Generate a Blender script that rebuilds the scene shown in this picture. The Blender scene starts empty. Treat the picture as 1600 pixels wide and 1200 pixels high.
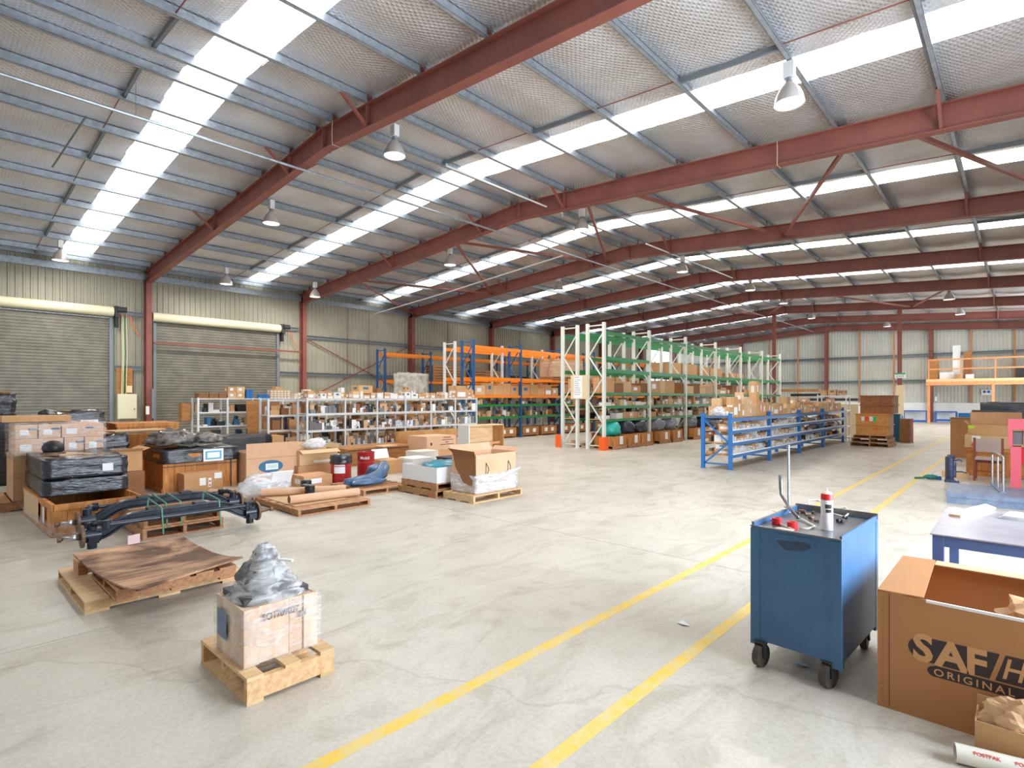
import bpy, bmesh, math, random
from mathutils import Vector, Matrix, noise
R = random.Random(11)
C = bpy.context.scene.collection
SC = bpy.context.scene
PI = math.pi

# ---------------------------------------------------------------- camera, world, light
CAM_H = 1.65; FPX = 857.0; YAW = math.atan2(797.0, FPX)
cd = bpy.data.cameras.new('camera'); cam = bpy.data.objects.new('camera', cd); C.objects.link(cam)
cd.sensor_fit = 'HORIZONTAL'; cd.sensor_width = 36.0; cd.lens = FPX/1600*36
cd.shift_y = -(600-622.0)/1600
cd.clip_start = .05; cd.clip_end = 300
cam.location = (0, 0, CAM_H); cam.rotation_euler = (PI/2, 0, YAW)
SC.camera = cam
w = bpy.data.worlds.new('sky'); SC.world = w; w.use_nodes = True
wn = w.node_tree.nodes; bg = wn['Background']
bg.inputs[0].default_value = (.72, .85, 1, 1); bg.inputs[1].default_value = 1.6
SC.view_settings.view_transform = 'Standard'; SC.view_settings.look = 'None'
SC.view_settings.gamma = 1; SC.view_settings.use_curve_mapping = False
SC.view_settings.exposure = 0.15
SKY_E = 3.2          # daylight through the translucent roof sheets
def area(name, loc, rot, sx, sy, power, col):
    l = bpy.data.lights.new(name, 'AREA'); l.shape = 'RECTANGLE'; l.size = sx; l.size_y = sy; l.energy = power; l.color = col
    o = bpy.data.objects.new(name, l); C.objects.link(o); o.location = loc; o.rotation_euler = rot; o['kind'] = 'helper'
    return o
# daylight entering by the open doors: side door beside the camera, far side door
area('daylight_side_door', (3.25, 5.6, 2.2), (0, PI/2, 0), 4.2, 5.6, 1250, (.78, .88, 1))
area('added_fill_behind', (-11, -6.6, 2.3), (PI/2, 0, PI), 9, 4.4, 1900, (.95, .97, 1))  # fill lamp added behind the camera, set in an unseen added opening
area('daylight_far_door', (3.25, 39.5, 2.2), (0, PI/2, 0), 4.2, 7, 1000, (.82, .93, 1))

# ---------------------------------------------------------------- helpers
def s2l(c):
    return tuple(((v/255)/12.92 if v/255 <= .04045 else ((v/255+.055)/1.055)**2.4) for v in c)
def at(x, y, z=0.0):
    """world point at height z seen at pixel x, y of the 1600x1200 frame"""
    r = (x-800)/FPX; u = (622-y)/FPX
    ca, sa = math.cos(YAW), math.sin(YAW)
    t = (z-CAM_H)/u
    return ((-sa+r*ca)*t, (ca+r*sa)*t)
MATS = {}
def mat(name, col, rough=.6, metal=0.0, var=.0, nscale=4.0, namt=.0, bump=0.0, bscale=60.0, stretch=(1,1,1), col2=None, emit=0.0, spec=None, hue=0.0, alpha=None, trans=0.0):
    if name in MATS: return MATS[name]
    m = bpy.data.materials.new(name); m.use_nodes = True; MATS[name] = m
    nt = m.node_tree; N = nt.nodes; L = nt.links; b = N['Principled BSDF']
    c = s2l(col); b.inputs['Roughness'].default_value = rough; b.inputs['Metallic'].default_value = metal
    if spec is not None: b.inputs['Specular IOR Level'].default_value = spec
    if trans: b.inputs['Transmission Weight'].default_value = trans
    m.diffuse_color = (*c, 1)
    out = None
    tc = N.new('ShaderNodeTexCoord'); mp = N.new('ShaderNodeMapping'); L.new(tc.outputs['Object'], mp.inputs[0]); mp.inputs['Scale'].default_value = stretch
    rgb = N.new('ShaderNodeRGB'); rgb.outputs[0].default_value = (*c, 1); out = rgb.outputs[0]
    if col2 is not None or namt:
        nz = N.new('ShaderNodeTexNoise'); nz.inputs['Scale'].default_value = nscale; nz.inputs['Detail'].default_value = 6; nz.inputs['Roughness'].default_value = .65
        L.new(mp.outputs[0], nz.inputs['Vector'])
        if col2 is None: col2 = tuple(max(0, v*(1-namt)) for v in col)
        cr = N.new('ShaderNodeValToRGB'); cr.color_ramp.elements[0].position = .36; cr.color_ramp.elements[1].position = .64
        cr.color_ramp.elements[0].color = (*s2l(col2), 1); cr.color_ramp.elements[1].color = (*c, 1)
        L.new(nz.outputs['Fac'], cr.inputs[0]); out = cr.outputs[0]
    if var or hue:
        oi = N.new('ShaderNodeObjectInfo'); hs = N.new('ShaderNodeHueSaturation')
        mr = N.new('ShaderNodeMapRange'); mr.inputs['To Min'].default_value = 1-var; mr.inputs['To Max'].default_value = 1+var*.7
        L.new(oi.outputs['Random'], mr.inputs['Value']); L.new(mr.outputs[0], hs.inputs['Value'])
        if hue:
            mh = N.new('ShaderNodeMapRange'); mh.inputs['To Min'].default_value = .5-hue; mh.inputs['To Max'].default_value = .5+hue
            mm = N.new('ShaderNodeMath'); mm.operation = 'FRACT'; ml = N.new('ShaderNodeMath'); ml.operation = 'MULTIPLY'; ml.inputs[1].default_value = 7.31
            L.new(oi.outputs['Random'], ml.inputs[0]); L.new(ml.outputs[0], mm.inputs[0]); L.new(mm.outputs[0], mh.inputs['Value']); L.new(mh.outputs[0], hs.inputs['Hue'])
        L.new(out, hs.inputs['Color']); out = hs.outputs[0]
    L.new(out, b.inputs['Base Color'])
    if emit:
        b.inputs['Emission Strength'].default_value = emit; L.new(out, b.inputs['Emission Color'])
    if bump:
        n2 = N.new('ShaderNodeTexNoise'); n2.inputs['Scale'].default_value = bscale; n2.inputs['Detail'].default_value = 4; L.new(mp.outputs[0], n2.inputs['Vector'])
        bp = N.new('ShaderNodeBump'); bp.inputs['Strength'].default_value = bump; bp.inputs['Distance'].default_value = .01
        L.new(n2.outputs['Fac'], bp.inputs['Height']); L.new(bp.outputs[0], b.inputs['Normal'])
    if alpha is not None: b.inputs['Alpha'].default_value = alpha
    return m

class MB:
    def __init__(s): s.v = []; s.f = []; s.m = []; s.mats = []
    def mi(s, m):
        if m is None: return 0
        if m not in s.mats: s.mats.append(m)
        return s.mats.index(m)
    def add(s, vs, fs, m=None):
        k = len(s.v); s.v += [tuple(v) for v in vs]; i = s.mi(m)
        for f in fs: s.f.append(tuple(a+k for a in f)); s.m.append(i)
        return s
    def box(s, x0, y0, z0, x1, y1, z1, m=None):
        return s.add([(x0,y0,z0),(x1,y0,z0),(x1,y1,z0),(x0,y1,z0),(x0,y0,z1),(x1,y0,z1),(x1,y1,z1),(x0,y1,z1)],
                     [(0,3,2,1),(4,5,6,7),(0,1,5,4),(1,2,6,5),(2,3,7,6),(3,0,4,7)], m)
    def obox(s, c, d, rz=0, m=None, M=None):
        """box of size d centred at c, turned by rz (or matrix M)"""
        Mx = M if M is not None else Matrix.Rotation(rz, 3, 'Z')
        vs = []
        for z in (-1, 1):
            for x, y in ((-1,-1),(1,-1),(1,1),(-1,1)):
                vs.append(Vector(c) + Mx @ Vector((x*d[0]/2, y*d[1]/2, z*d[2]/2)))
        return s.add(vs, [(0,3,2,1),(4,5,6,7),(0,1,5,4),(1,2,6,5),(2,3,7,6),(3,0,4,7)], m)
    def bar(s, p, q, wd, h, m=None, up=(0,0,1)):
        p = Vector(p); q = Vector(q); d = (q-p); l = d.length; d = d/l
        u = Vector(up); sd = d.cross(u)
        if sd.length < 1e-4: sd = d.cross(Vector((1,0,0)))
        sd.normalize(); u = sd.cross(d).normalized()
        vs = []
        for e in (p, q):
            for a, b in ((-1,-1),(1,-1),(1,1),(-1,1)): vs.append(e + sd*(a*wd/2) + u*(b*h/2))
        return s.add(vs, [(0,1,2,3),(7,6,5,4),(0,4,5,1),(1,5,6,2),(2,6,7,3),(3,7,4,0)], m)
    def cyl(s, p, q, r, n=10, m=None, r2=None, caps=True):
        p = Vector(p); q = Vector(q); d = (q-p).normalized(); r2 = r if r2 is None else r2
        a = d.orthogonal().normalized(); b = d.cross(a); vs = []
        for e, rr in ((p, r), (q, r2)):
            for i in range(n):
                t = 2*PI*i/n; vs.append(e + a*(rr*math.cos(t)) + b*(rr*math.sin(t)))
        fs = [(i, (i+1) % n, n+(i+1) % n, n+i) for i in range(n)]
        if caps: fs += [tuple(range(n))[::-1], tuple(range(n, 2*n))]
        return s.add(vs, fs, m)
    def tube(s, pts, r, n=8, m=None):
        pts = [Vector(p) for p in pts]; vs = []; a = None
        for k, p in enumerate(pts):
            d = (pts[min(k+1, len(pts)-1)] - pts[max(k-1, 0)]).normalized()
            if a is None: a = d.orthogonal().normalized()
            a = (a - d*a.dot(d)).normalized(); b = d.cross(a)
            rr = r[k] if isinstance(r, (list, tuple)) else r
            for i in range(n):
                t = 2*PI*i/n; vs.append(p + a*(rr*math.cos(t)) + b*(rr*math.sin(t)))
        fs = []
        for k in range(len(pts)-1):
            for i in range(n): fs.append((k*n+i, k*n+(i+1) % n, (k+1)*n+(i+1) % n, (k+1)*n+i))
        fs += [tuple(range(n))[::-1], tuple(range((len(pts)-1)*n, len(pts)*n))]
        return s.add(vs, fs, m)
    def lathe(s, prof, n=20, c=(0,0,0), m=None, axis=None):
        """prof: list of (r, z)"""
        vs = []; k = len(prof)
        for r, z in prof:
            for i in range(n):
                t = 2*PI*i/n; v = Vector((r*math.cos(t), r*math.sin(t), z))
                if axis is not None: v = axis @ v
                vs.append(v + Vector(c))
        fs = [(j*n+i, j*n+(i+1) % n, (j+1)*n+(i+1) % n, (j+1)*n+i) for j in range(k-1) for i in range(n)]
        if prof[0][0] > 1e-4: fs.append(tuple(range(n))[::-1])
        if prof[-1][0] > 1e-4: fs.append(tuple(range((k-1)*n, k*n)))
        return s.add(vs, fs, m)
    def quad(s, a, b, c, d, m=None): return s.add([a, b, c, d], [(0,1,2,3)], m)
    def grid(s, rows, m=None):
        nr = len(rows); nc = len(rows[0]); vs = [p for r in rows for p in r]
        return s.add(vs, [(j*nc+i, j*nc+i+1, (j+1)*nc+i+1, (j+1)*nc+i) for j in range(nr-1) for i in range(nc-1)], m)
    def build(s, name, m=None, parent=None, smooth=False, loc=None, rz=0, auto=False):
        me = bpy.data.meshes.new(name); me.from_pydata(s.v, [], s.f); me.update()
        if s.mats and m is None:
            for k in s.mats: me.materials.append(k)
            me.polygons.foreach_set('material_index', s.m)
        elif m is not None: me.materials.append(m)
        if smooth or auto:
            me.polygons.foreach_set('use_smooth', [True]*len(me.polygons))
            if auto: me.set_sharp_from_angle(angle=math.radians(35))
        o = bpy.data.objects.new(name, me); C.objects.link(o)
        if loc is not None: o.location = loc
        o.rotation_euler.z = rz
        if parent is not None: o.parent = parent
        return o
def tag(o, label, cat, group=None, kind=None):
    if label: o['label'] = label
    if cat: o['category'] = cat
    if group: o['group'] = group
    if kind: o['kind'] = kind
    return o
def thing(name, label=None, cat=None, loc=(0,0,0), rz=0, group=None, kind=None):
    o = bpy.data.objects.new(name, None); C.objects.link(o); o.location = loc; o.rotation_euler.z = rz; o.empty_display_size = .2
    return tag(o, label, cat, group, kind)
def structure(o): o['kind'] = 'structure'; return o
def copy_tree(o, parent=None):
    c = o.copy(); C.objects.link(c); c.parent = parent
    for ch in list(o.children): copy_tree(ch, c)
    return c
def share(src, parent=None, loc=None, rz=None, scale=None, name=None):
    o = bpy.data.objects.new(name or src.name.split('.')[0], src.data); C.objects.link(o)
    if parent is not None: o.parent = parent
    if loc is not None: o.location = loc
    if rz is not None: o.rotation_euler.z = rz
    if scale is not None: o.scale = scale
    return o
def lettering(txt, size, m, parent, loc, rot, depth=.0006, align='LEFT', shear=0.0, label=None, sx=1.0, gap=1.0, bend=0, bold=.012):
    cu = bpy.data.curves.new('lettering', 'FONT'); cu.body = txt; cu.size = size; cu.extrude = depth; cu.align_x = align; cu.shear = shear
    cu.materials.append(m); cu.offset = size*bold; cu.resolution_u = 3; cu.space_character = gap
    tmp = bpy.data.objects.new('lettering', cu); C.objects.link(tmp)
    bpy.context.view_layer.update(); dg = bpy.context.evaluated_depsgraph_get()
    me = bpy.data.meshes.new_from_object(tmp.evaluated_get(dg)); bpy.data.objects.remove(tmp); bpy.data.curves.remove(cu)
    if bend:                       # wrap round a vertical cylinder of this radius, local z outwards
        for v in me.vertices:
            a = v.co.x/bend; rr = bend+v.co.z; v.co.x = rr*math.sin(a); v.co.z = rr*math.cos(a)-bend
    o = bpy.data.objects.new('lettering', me); C.objects.link(o); o.parent = parent; o.location = loc; o.rotation_euler = rot; o.scale = (sx, 1, 1)
    if label: o['label'] = label
    return o
FACE_Y = (PI/2, 0, 0)          # text facing -Y, reading along +X
FACE_X = (PI/2, 0, PI/2)       # text facing +X, reading along +Y

# ---------------------------------------------------------------- materials
M_red = mat('red_oxide_steel', (146, 84, 73), .5, 0, namt=.12, nscale=1.5)
M_galv = mat('galvanised_steel', (176, 184, 192), .38, .55, col2=(150, 158, 168), nscale=9)
M_galvd = mat('galvanised_steel_dull', (128, 136, 142), .5, .4)
M_clad = mat('beige_cladding', (170, 166, 148), .5, .05, namt=.08, nscale=.8)
M_cladb = mat('pale_cladding', (205, 206, 198), .5, .05, namt=.06, nscale=.8)
M_roller = mat('roller_shutter_steel', (134, 130, 118), .45, .2, namt=.14, nscale=2.5)
M_cream = mat('cream_paint', (226, 220, 190), .5)
M_white = mat('white_paint', (232, 233, 232), .55)
M_black = mat('black_plastic', (26, 26, 28), .45)
M_dark = mat('dark_grey', (52, 52, 56), .5)
M_paper = mat('white_paper', (238, 238, 236), .7)
M_timber = mat('sawn_timber', (205, 150, 100), .7, col2=(172, 112, 70), nscale=3, stretch=(1,1,12))
def concrete():
    m = bpy.data.materials.new('concrete'); m.use_nodes = True; nt = m.node_tree; N = nt.nodes; L = nt.links; b = N['Principled BSDF']
    tc = N.new('ShaderNodeTexCoord'); geo = N.new('ShaderNodeNewGeometry')
    def nz(scale, det, rough=.6, dist=0, stretch=None):
        n = N.new('ShaderNodeTexNoise'); n.inputs['Scale'].default_value = scale; n.inputs['Detail'].default_value = det; n.inputs['Roughness'].default_value = rough; n.inputs['Distortion'].default_value = dist
        if stretch:
            mp = N.new('ShaderNodeMapping'); mp.inputs['Scale'].default_value = stretch; L.new(geo.outputs['Position'], mp.inputs[0]); L.new(mp.outputs[0], n.inputs['Vector'])
        else: L.new(geo.outputs['Position'], n.inputs['Vector'])
        return n.outputs['Fac']
    def ramp(src, stops):
        r = N.new('ShaderNodeValToRGB'); e = r.color_ramp.elements
        while len(e) < len(stops): e.new(.5)
        for k, (p, c) in enumerate(stops): e[k].position = p; e[k].color = (*s2l(c), 1)
        L.new(src, r.inputs[0]); return r.outputs[0]
    def mul(a, bb, f=1.0):
        x = N.new('ShaderNodeMix'); x.data_type = 'RGBA'; x.blend_type = 'MULTIPLY'; x.inputs[0].default_value = f
        L.new(a, x.inputs[6]); L.new(bb, x.inputs[7]); return x.outputs[2]
    base = ramp(nz(.45, 8, .62, .6), [(.3, (186, 179, 166)), (.5, (203, 197, 186)), (.72, (214, 209, 199))])
    swirl = ramp(nz(2.6, 9, .7, 1.4, (1, .45, 1)), [(.33, (212, 208, 200)), (.5, (246, 245, 243)), (.7, (255, 255, 255))])
    grit = ramp(nz(38, 3, .7), [(.3, (226, 224, 220)), (.6, (255, 255, 255))])
    stain = ramp(nz(1.1, 5, .6, .3), [(.26, (176, 168, 156)), (.36, (255, 255, 255))])
    o = mul(mul(mul(base, swirl, .8), grit, .6), stain, .7)
    # hairline cracks
    vo = N.new('ShaderNodeTexVoronoi'); vo.feature = 'DISTANCE_TO_EDGE'; vo.inputs['Scale'].default_value = .16
    pn = N.new('ShaderNodeTexNoise'); pn.inputs['Scale'].default_value = .9; pn.inputs['Detail'].default_value = 8; L.new(geo.outputs['Position'], pn.inputs['Vector'])
    va = N.new('ShaderNodeVectorMath'); va.operation = 'MULTIPLY_ADD'; va.inputs[1].default_value = (1.6, 1.6, 0); L.new(pn.outputs['Color'], va.inputs[0]); L.new(geo.outputs['Position'], va.inputs[2])
    L.new(va.outputs[0], vo.inputs['Vector'])
    cr = ramp(vo.outputs['Distance'], [(0, (176, 168, 156)), (.0005, (255, 255, 255))])
    o = mul(o, cr, .28)
    L.new(o, b.inputs['Base Color'])
    rr = N.new('ShaderNodeMapRange'); rr.inputs['To Min'].default_value = .32; rr.inputs['To Max'].default_value = .55
    L.new(nz(1.3, 6, .6), rr.inputs['Value']); L.new(rr.outputs[0], b.inputs['Roughness'])
    bp = N.new('ShaderNodeBump'); bp.inputs['Strength'].default_value = .08; bp.inputs['Distance'].default_value = .01; L.new(nz(24, 5), bp.inputs['Height']); L.new(bp.outputs[0], b.inputs['Normal'])
    return m
M_conc = concrete()
def foil():
    m = bpy.data.materials.new('reflective_foil'); m.use_nodes = True; nt = m.node_tree; N = nt.nodes; L = nt.links; b = N['Principled BSDF']
    geo = N.new('ShaderNodeNewGeometry')
    b.inputs['Metallic'].default_value = .5; b.inputs['Roughness'].default_value = .36
    n = N.new('ShaderNodeTexNoise'); n.inputs['Scale'].default_value = .7; n.inputs['Detail'].default_value = 6; L.new(geo.outputs['Position'], n.inputs['Vector'])
    r = N.new('ShaderNodeValToRGB'); r.color_ramp.elements[0].position = .35; r.color_ramp.elements[1].position = .7
    r.color_ramp.elements[0].color = (*s2l((200, 196, 194)), 1); r.color_ramp.elements[1].color = (*s2l((226, 226, 230)), 1)
    L.new(n.outputs['Fac'], r.inputs[0]); L.new(r.outputs[0], b.inputs['Base Color'])
    # quilted mesh of the backing wire: two diagonal wave sets
    hs = []
    for ang in (.62, -.62):
        mp = N.new('ShaderNodeMapping'); mp.inputs['Rotation'].default_value = (0, 0, ang); L.new(geo.outputs['Position'], mp.inputs[0])
        wv = N.new('ShaderNodeTexWave'); wv.inputs['Scale'].default_value = 4.6; wv.inputs['Distortion'].default_value = .5; wv.inputs['Detail'].default_value = 1; wv.inputs['Detail Scale'].default_value = .6
        L.new(mp.outputs[0], wv.inputs['Vector']); hs.append(wv.outputs['Fac'])
    mx = N.new('ShaderNodeMath'); mx.operation = 'MULTIPLY'; L.new(hs[0], mx.inputs[0]); L.new(hs[1], mx.inputs[1])
    cr = N.new('ShaderNodeTexNoise'); cr.inputs['Scale'].default_value = 5; cr.inputs['Detail'].default_value = 5
    mp = N.new('ShaderNodeMapping'); mp.inputs['Scale'].default_value = (1, 3, 1); L.new(geo.outputs['Position'], mp.inputs[0]); L.new(mp.outputs[0], cr.inputs['Vector'])
    ad = N.new('ShaderNodeMath'); ad.operation = 'MULTIPLY_ADD'; L.new(cr.outputs['Fac'], ad.inputs[0]); ad.inputs[1].default_value = 1.3; L.new(mx.outputs[0], ad.inputs[2])
    bp = N.new('ShaderNodeBump'); bp.inputs['Strength'].default_value = .6; bp.inputs['Distance'].default_value = .02
    L.new(ad.outputs[0], bp.inputs['Height']); L.new(bp.outputs[0], b.inputs['Normal'])
    return m
M_foil = foil()
def skylight():
    m = bpy.data.materials.new('translucent_roof_sheet'); m.use_nodes = True; nt = m.node_tree; N = nt.nodes; L = nt.links; b = N['Principled BSDF']
    b.inputs['Base Color'].default_value = (.8, .8, .78, 1); b.inputs['Roughness'].default_value = .5
    geo = N.new('ShaderNodeNewGeometry'); n = N.new('ShaderNodeTexNoise'); n.inputs['Scale'].default_value = 2.3; n.inputs['Detail'].default_value = 5; L.new(geo.outputs['Position'], n.inputs['Vector'])
    r = N.new('ShaderNodeValToRGB'); r.color_ramp.elements[0].position = .27; r.color_ramp.elements[1].position = .36
    r.color_ramp.elements[0].color = (.62, .55, .38, 1); r.color_ramp.elements[1].color = (1, 1, .99, 1)
    L.new(n.outputs['Fac'], r.inputs[0]); L.new(r.outputs[0], b.inputs['Emission Color']); b.inputs['Emission Strength'].default_value = SKY_E
    return m
M_sky = skylight()

# ---------------------------------------------------------------- shell
XL, XR, XM = -24.0, 2.74, -10.63
YF, YB = -6.34, 48.02
FR = [5.74 + 6.04*k for k in range(-2, 8)]       # frame lines; last is the end wall
SLOPE = .0673; ZE = 5.91
def rz(x): return ZE + SLOPE*(24-10.63) - SLOPE*abs(x-XM)     # rafter underside
RD = .46; PD = .20
# floor: slabs divided by sawn joints
mb = MB(); mb.box(XL-.3, YF, -.2, XR+.3, YB+.1, -.012, M_dark); floor = structure(mb.build('floor'))
xs = [XL-.3, -22.5, -16.6, -10.7, -4.82, 1.08, XR+.3]; ys = [YF] + [5.33+6.04*k for k in range(-1, 8)] + [YB+.1]
for i in range(len(xs)-1):
    for j in range(len(ys)-1):
        g = .004
        MB().box(xs[i]+g, ys[j]+g, -.012, xs[i+1]-g, ys[j+1]-g, 0).build('slab', M_conc, floor)
MB().box(-60, -40, -.3, 60, 90, -.21).build('ground', mat('asphalt', (150, 148, 144), .9, namt=.2))['kind'] = 'structure'
M_yel = mat('yellow_line_paint', (234, 192, 48), .5, col2=(212, 196, 140), nscale=9)
for x, lab in ((-2.315, 'yellow line on the floor, farther of the two, running behind the blue trolley'), (-1.57, 'yellow line on the floor, nearer of the two, meeting the trolley front corner')):
    m1 = MB(); m1.box(x-.042, -2, .0003, x+.042, 30, .0012)
    tag(m1.build('floor_line', M_yel), lab, 'floor marking', kind='structure')

def ribbed(mb, a, bq, z0, z1, axis, pos, face, m, pitch=.19, dep=.028):
    """vertical-rib sheet between a and bq along the axis, at pos, ribs standing towards face (+1/-1)"""
    n = max(1, int(round((bq-a)/pitch))); p = (bq-a)/n; prof = []
    for i in range(n):
        t = a+i*p
        prof += [(t, 0), (t+p*.55, 0), (t+p*.66, 1), (t+p*.9, 1)]
    prof.append((bq, 0))
    lo = []; hi = []
    for t, d in prof:
        o = pos + face*dep*d
        P = (o, t) if axis == 'y' else (t, o)
        lo.append((*P, z0)); hi.append((*P, z1(t) if callable(z1) else z1))
    mb.grid([lo, hi], m)
# left wall with two roller doors
D1 = (-1.1, 4.62, 4.55); D2 = (5.98, 10.66, 4.5)
mb = MB(); XW = XL-.12
def wall_with(mb, spans, y0, y1, ztop, pos, face, m):
    y = y0
    for a, b_, h in spans:
        ribbed(mb, y, a, 0, ztop, 'y', pos, face, m); ribbed(mb, a, b_, h, ztop, 'y', pos, face, m); y = b_
    ribbed(mb, y, y1, 0, ztop, 'y', pos, face, m)
wall_with(mb, [D1, D2], YF, 43.6, 6.7, XW, 1, M_clad)
ribbed(mb, 43.6, 47.6, 0, 3.2, 'y', XW, 1, M_clad); ribbed(mb, 43.6, 47.6, 6.1, 6.7, 'y', XW, 1, M_clad); ribbed(mb, 47.6, YB, 0, 6.7, 'y', XW, 1, M_clad)
wl = structure(mb.build('wall_left'))
M_skyb = mat('translucent_wall_sheet', (225, 235, 250), .5, emit=2.2)
mb = MB(); ribbed(mb, 43.6, 47.6, 3.2, 6.1, 'y', XW, 1, M_skyb); structure(mb.build('window_10'))
# girts on the left wall, per bay
def cgirt(x, y0, y1, z, name='girt', par=None):
    m1 = MB(); m1.box(x-.06, y0, z-.075, x-.055+.003, y1, z+.075); m1.box(x-.06, y0, z+.068, x+.02, y1, z+.075); m1.box(x-.06, y0, z-.075, x+.02, y1, z-.068)
    return m1.build(name, M_galvd, par)
for k in range(3, 9):
    y0, y1 = FR[k]+.1, FR[k+1]-.1
    for z in (1.1, 2.75, 4.45): cgirt(XL-.03, y0, y1, z, par=wl)
for (y0, y1) in ((4.75, 5.6), (10.8, 11.65)):
    cgirt(XL-.03, y0, y1, 2.75, par=wl); cgirt(XL-.03, y0, y1, 4.75, par=wl)
# wall girt rods
for yy in (14.1, 15.3, 20.5, 26.6):
    MB().cyl((XL-.05, yy, 2.8), (XL-.05, yy, 6.0), .012, 6).build('sag_rod', M_red, wl)
for p, q in (((XL+.02, FR[3]+.1, 4.4), (XL+.02, FR[4]-.3, 1.9)), ((XL+.02, FR[4]-.1, 4.4), (XL+.02, FR[3]+.4, 1.7))):
    MB().bar(p, q, .012, .05).build('wall_brace', M_red, wl)
# end wall
mb = MB(); ribbed(mb, XL-.2, XR+.2, 1.32, lambda x: rz(x)+RD+.3, 'x', YB+.12, -1, M_cladb); wb = structure(mb.build('wall_back'))
MB().box(XL-.2, YB-.03, 0, XR+.2, YB+.15, 1.32).build('block_dado', M_white, wb)
for z in (2.86, 4.68):
    xs_ = [XL, -17.66, -11.14, -4.65, XR]
    for i in range(4):
        m1 = MB(); m1.box(xs_[i]+.1, YB+.0, z-.09, xs_[i+1]-.1, YB+.01, z+.09); m1.box(xs_[i]+.1, YB-.07, z+.08, xs_[i+1]-.1, YB+.01, z+.09); m1.box(xs_[i]+.1, YB-.07, z-.09, xs_[i+1]-.1, YB+.01, z-.08)
        m1.build('girt', M_galvd, wb)
for x in (-17.66, -11.14, -4.65):
    m1 = MB(); zt = rz(x); m1.box(x-.012, YB-.3, 0, x+.012, YB-.04, zt); m1.box(x-.11, YB-.31, 0, x+.11, YB-.3, zt); m1.box(x-.11, YB-.04, 0, x+.11, YB-.03, zt)
    m1.build('column', M_red, wb)
for x in (-20.2, -15.4, -13.2, -8.95, -6.8, -2.5, -.35):
    MB().box(x-.05, YB-.12, 1.32, x+.05, YB-.06, rz(x)-.05).build('timber_mullion', M_timber, wb)
# right wall with two open doors, front wall with an opening added for the fill lamp
mb = MB(); wall_with(mb, [(2.8, 8.4, 4.4), (36, 43, 4.4)], YF, YB, 6.7, XR+.12, -1, M_clad); structure(mb.build('wall_right'))
mb = MB()
ribbed(mb, XL-.2, -15.5, 0, 7.6, 'x', YF-.1, 1, M_clad); ribbed(mb, -15.5, -6.5, 4.5, 7.6, 'x', YF-.1, 1, M_clad); ribbed(mb, -6.5, XR+.2, 0, 7.6, 'x', YF-.1, 1, M_clad)
structure(mb.build('wall_front'))

# portal frames
def ibeam(mb, p, q, d, fw=.19, t=.014, ft=.02, side=(0,1,0)):
    """I section between the two underside-flange points, depth d upwards (perpendicular in the frame plane)"""
    p = Vector(p); q = Vector(q); ax = (q-p).normalized(); sd = Vector(side); n = sd.cross(ax).normalized()
    if n.z < 0 or (abs(n.z) < 1e-3 and n.x < 0): n = -n
    mb.bar(p+n*(d/2), q+n*(d/2), t, d-2*ft, up=n)
    mb.bar(p+n*(ft/2), q+n*(ft/2), fw, ft, up=n)
    mb.bar(p+n*(d-ft/2), q+n*(d-ft/2), fw, ft, up=n)
PURL_L = [-23.85, -23.3, -21.7, -20.1, -18.5, -16.9, -15.3, -13.7, -12.2, -10.98]
PURL_R = [-10.28, -9.0, -7.4, -5.8, -4.2, -2.6, -1.0, .6, 2.2]
for k, y in enumerate(FR):
    last = k == len(FR)-1
    yy = y - (.12 if last else 0)
    pf = thing('portal_frame', 'red oxide steel portal frame, %s' % ('against the far end wall' if last else 'number %d of the row counted from the camera end' % (k+1)), 'steel frame', (0, yy, 0), kind='structure')
    m1 = MB(); ibeam(m1, (XL-.1, 0, ZE-.0), (XM, 0, rz(XM)), RD); m1.build('rafter', M_red, pf)
    m1 = MB(); ibeam(m1, (XM, 0, rz(XM)), (XR+.1, 0, rz(XR)), RD); m1.build('rafter', M_red, pf)
    m1 = MB(); ibeam(m1, (XL-.08, 0, 0), (XL-.08, 0, ZE+.35), .34, .18); m1.box(XL-.14, -.12, 0, XL+.32, .12, .02); m1.build('column', M_red, pf)
    m1 = MB(); ibeam(m1, (XR-.26, 0, 0), (XR-.26, 0, ZE+.35), .34, .18); m1.build('column', M_red, pf)
    # ridge end plates and bolts
    m1 = MB(); m1.box(XM-.02, -.1, rz(XM)-.02, XM+.02, .1, rz(XM)+RD+.02); m1.build('splice_plate', M_red, pf)
    for x in PURL_L+PURL_R:                       # purlin cleats
        z = rz(x)+RD
        MB().box(x-.01, -.05, z, x+.01, .05, z+.17).build('cleat', M_red, pf)
    for x in (-12.2, -9.0, -16.9, -1.0):    # fly braces from purlin down to the bottom flange
        for s in ((-1,) if x in (-16.9, -1.0) else (-1, 1)):
            if last and s > 0: continue
            MB().bar((x, s*.62, rz(x)+RD+.04), (x, s*.06, rz(x)+.05), .05, .05).build('fly_brace', M_red, pf)
        MB().box(x-.006, -.09, rz(x)+.02, x+.006, .09, rz(x)+RD-.02).build('stiffener', M_red, pf)
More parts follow.
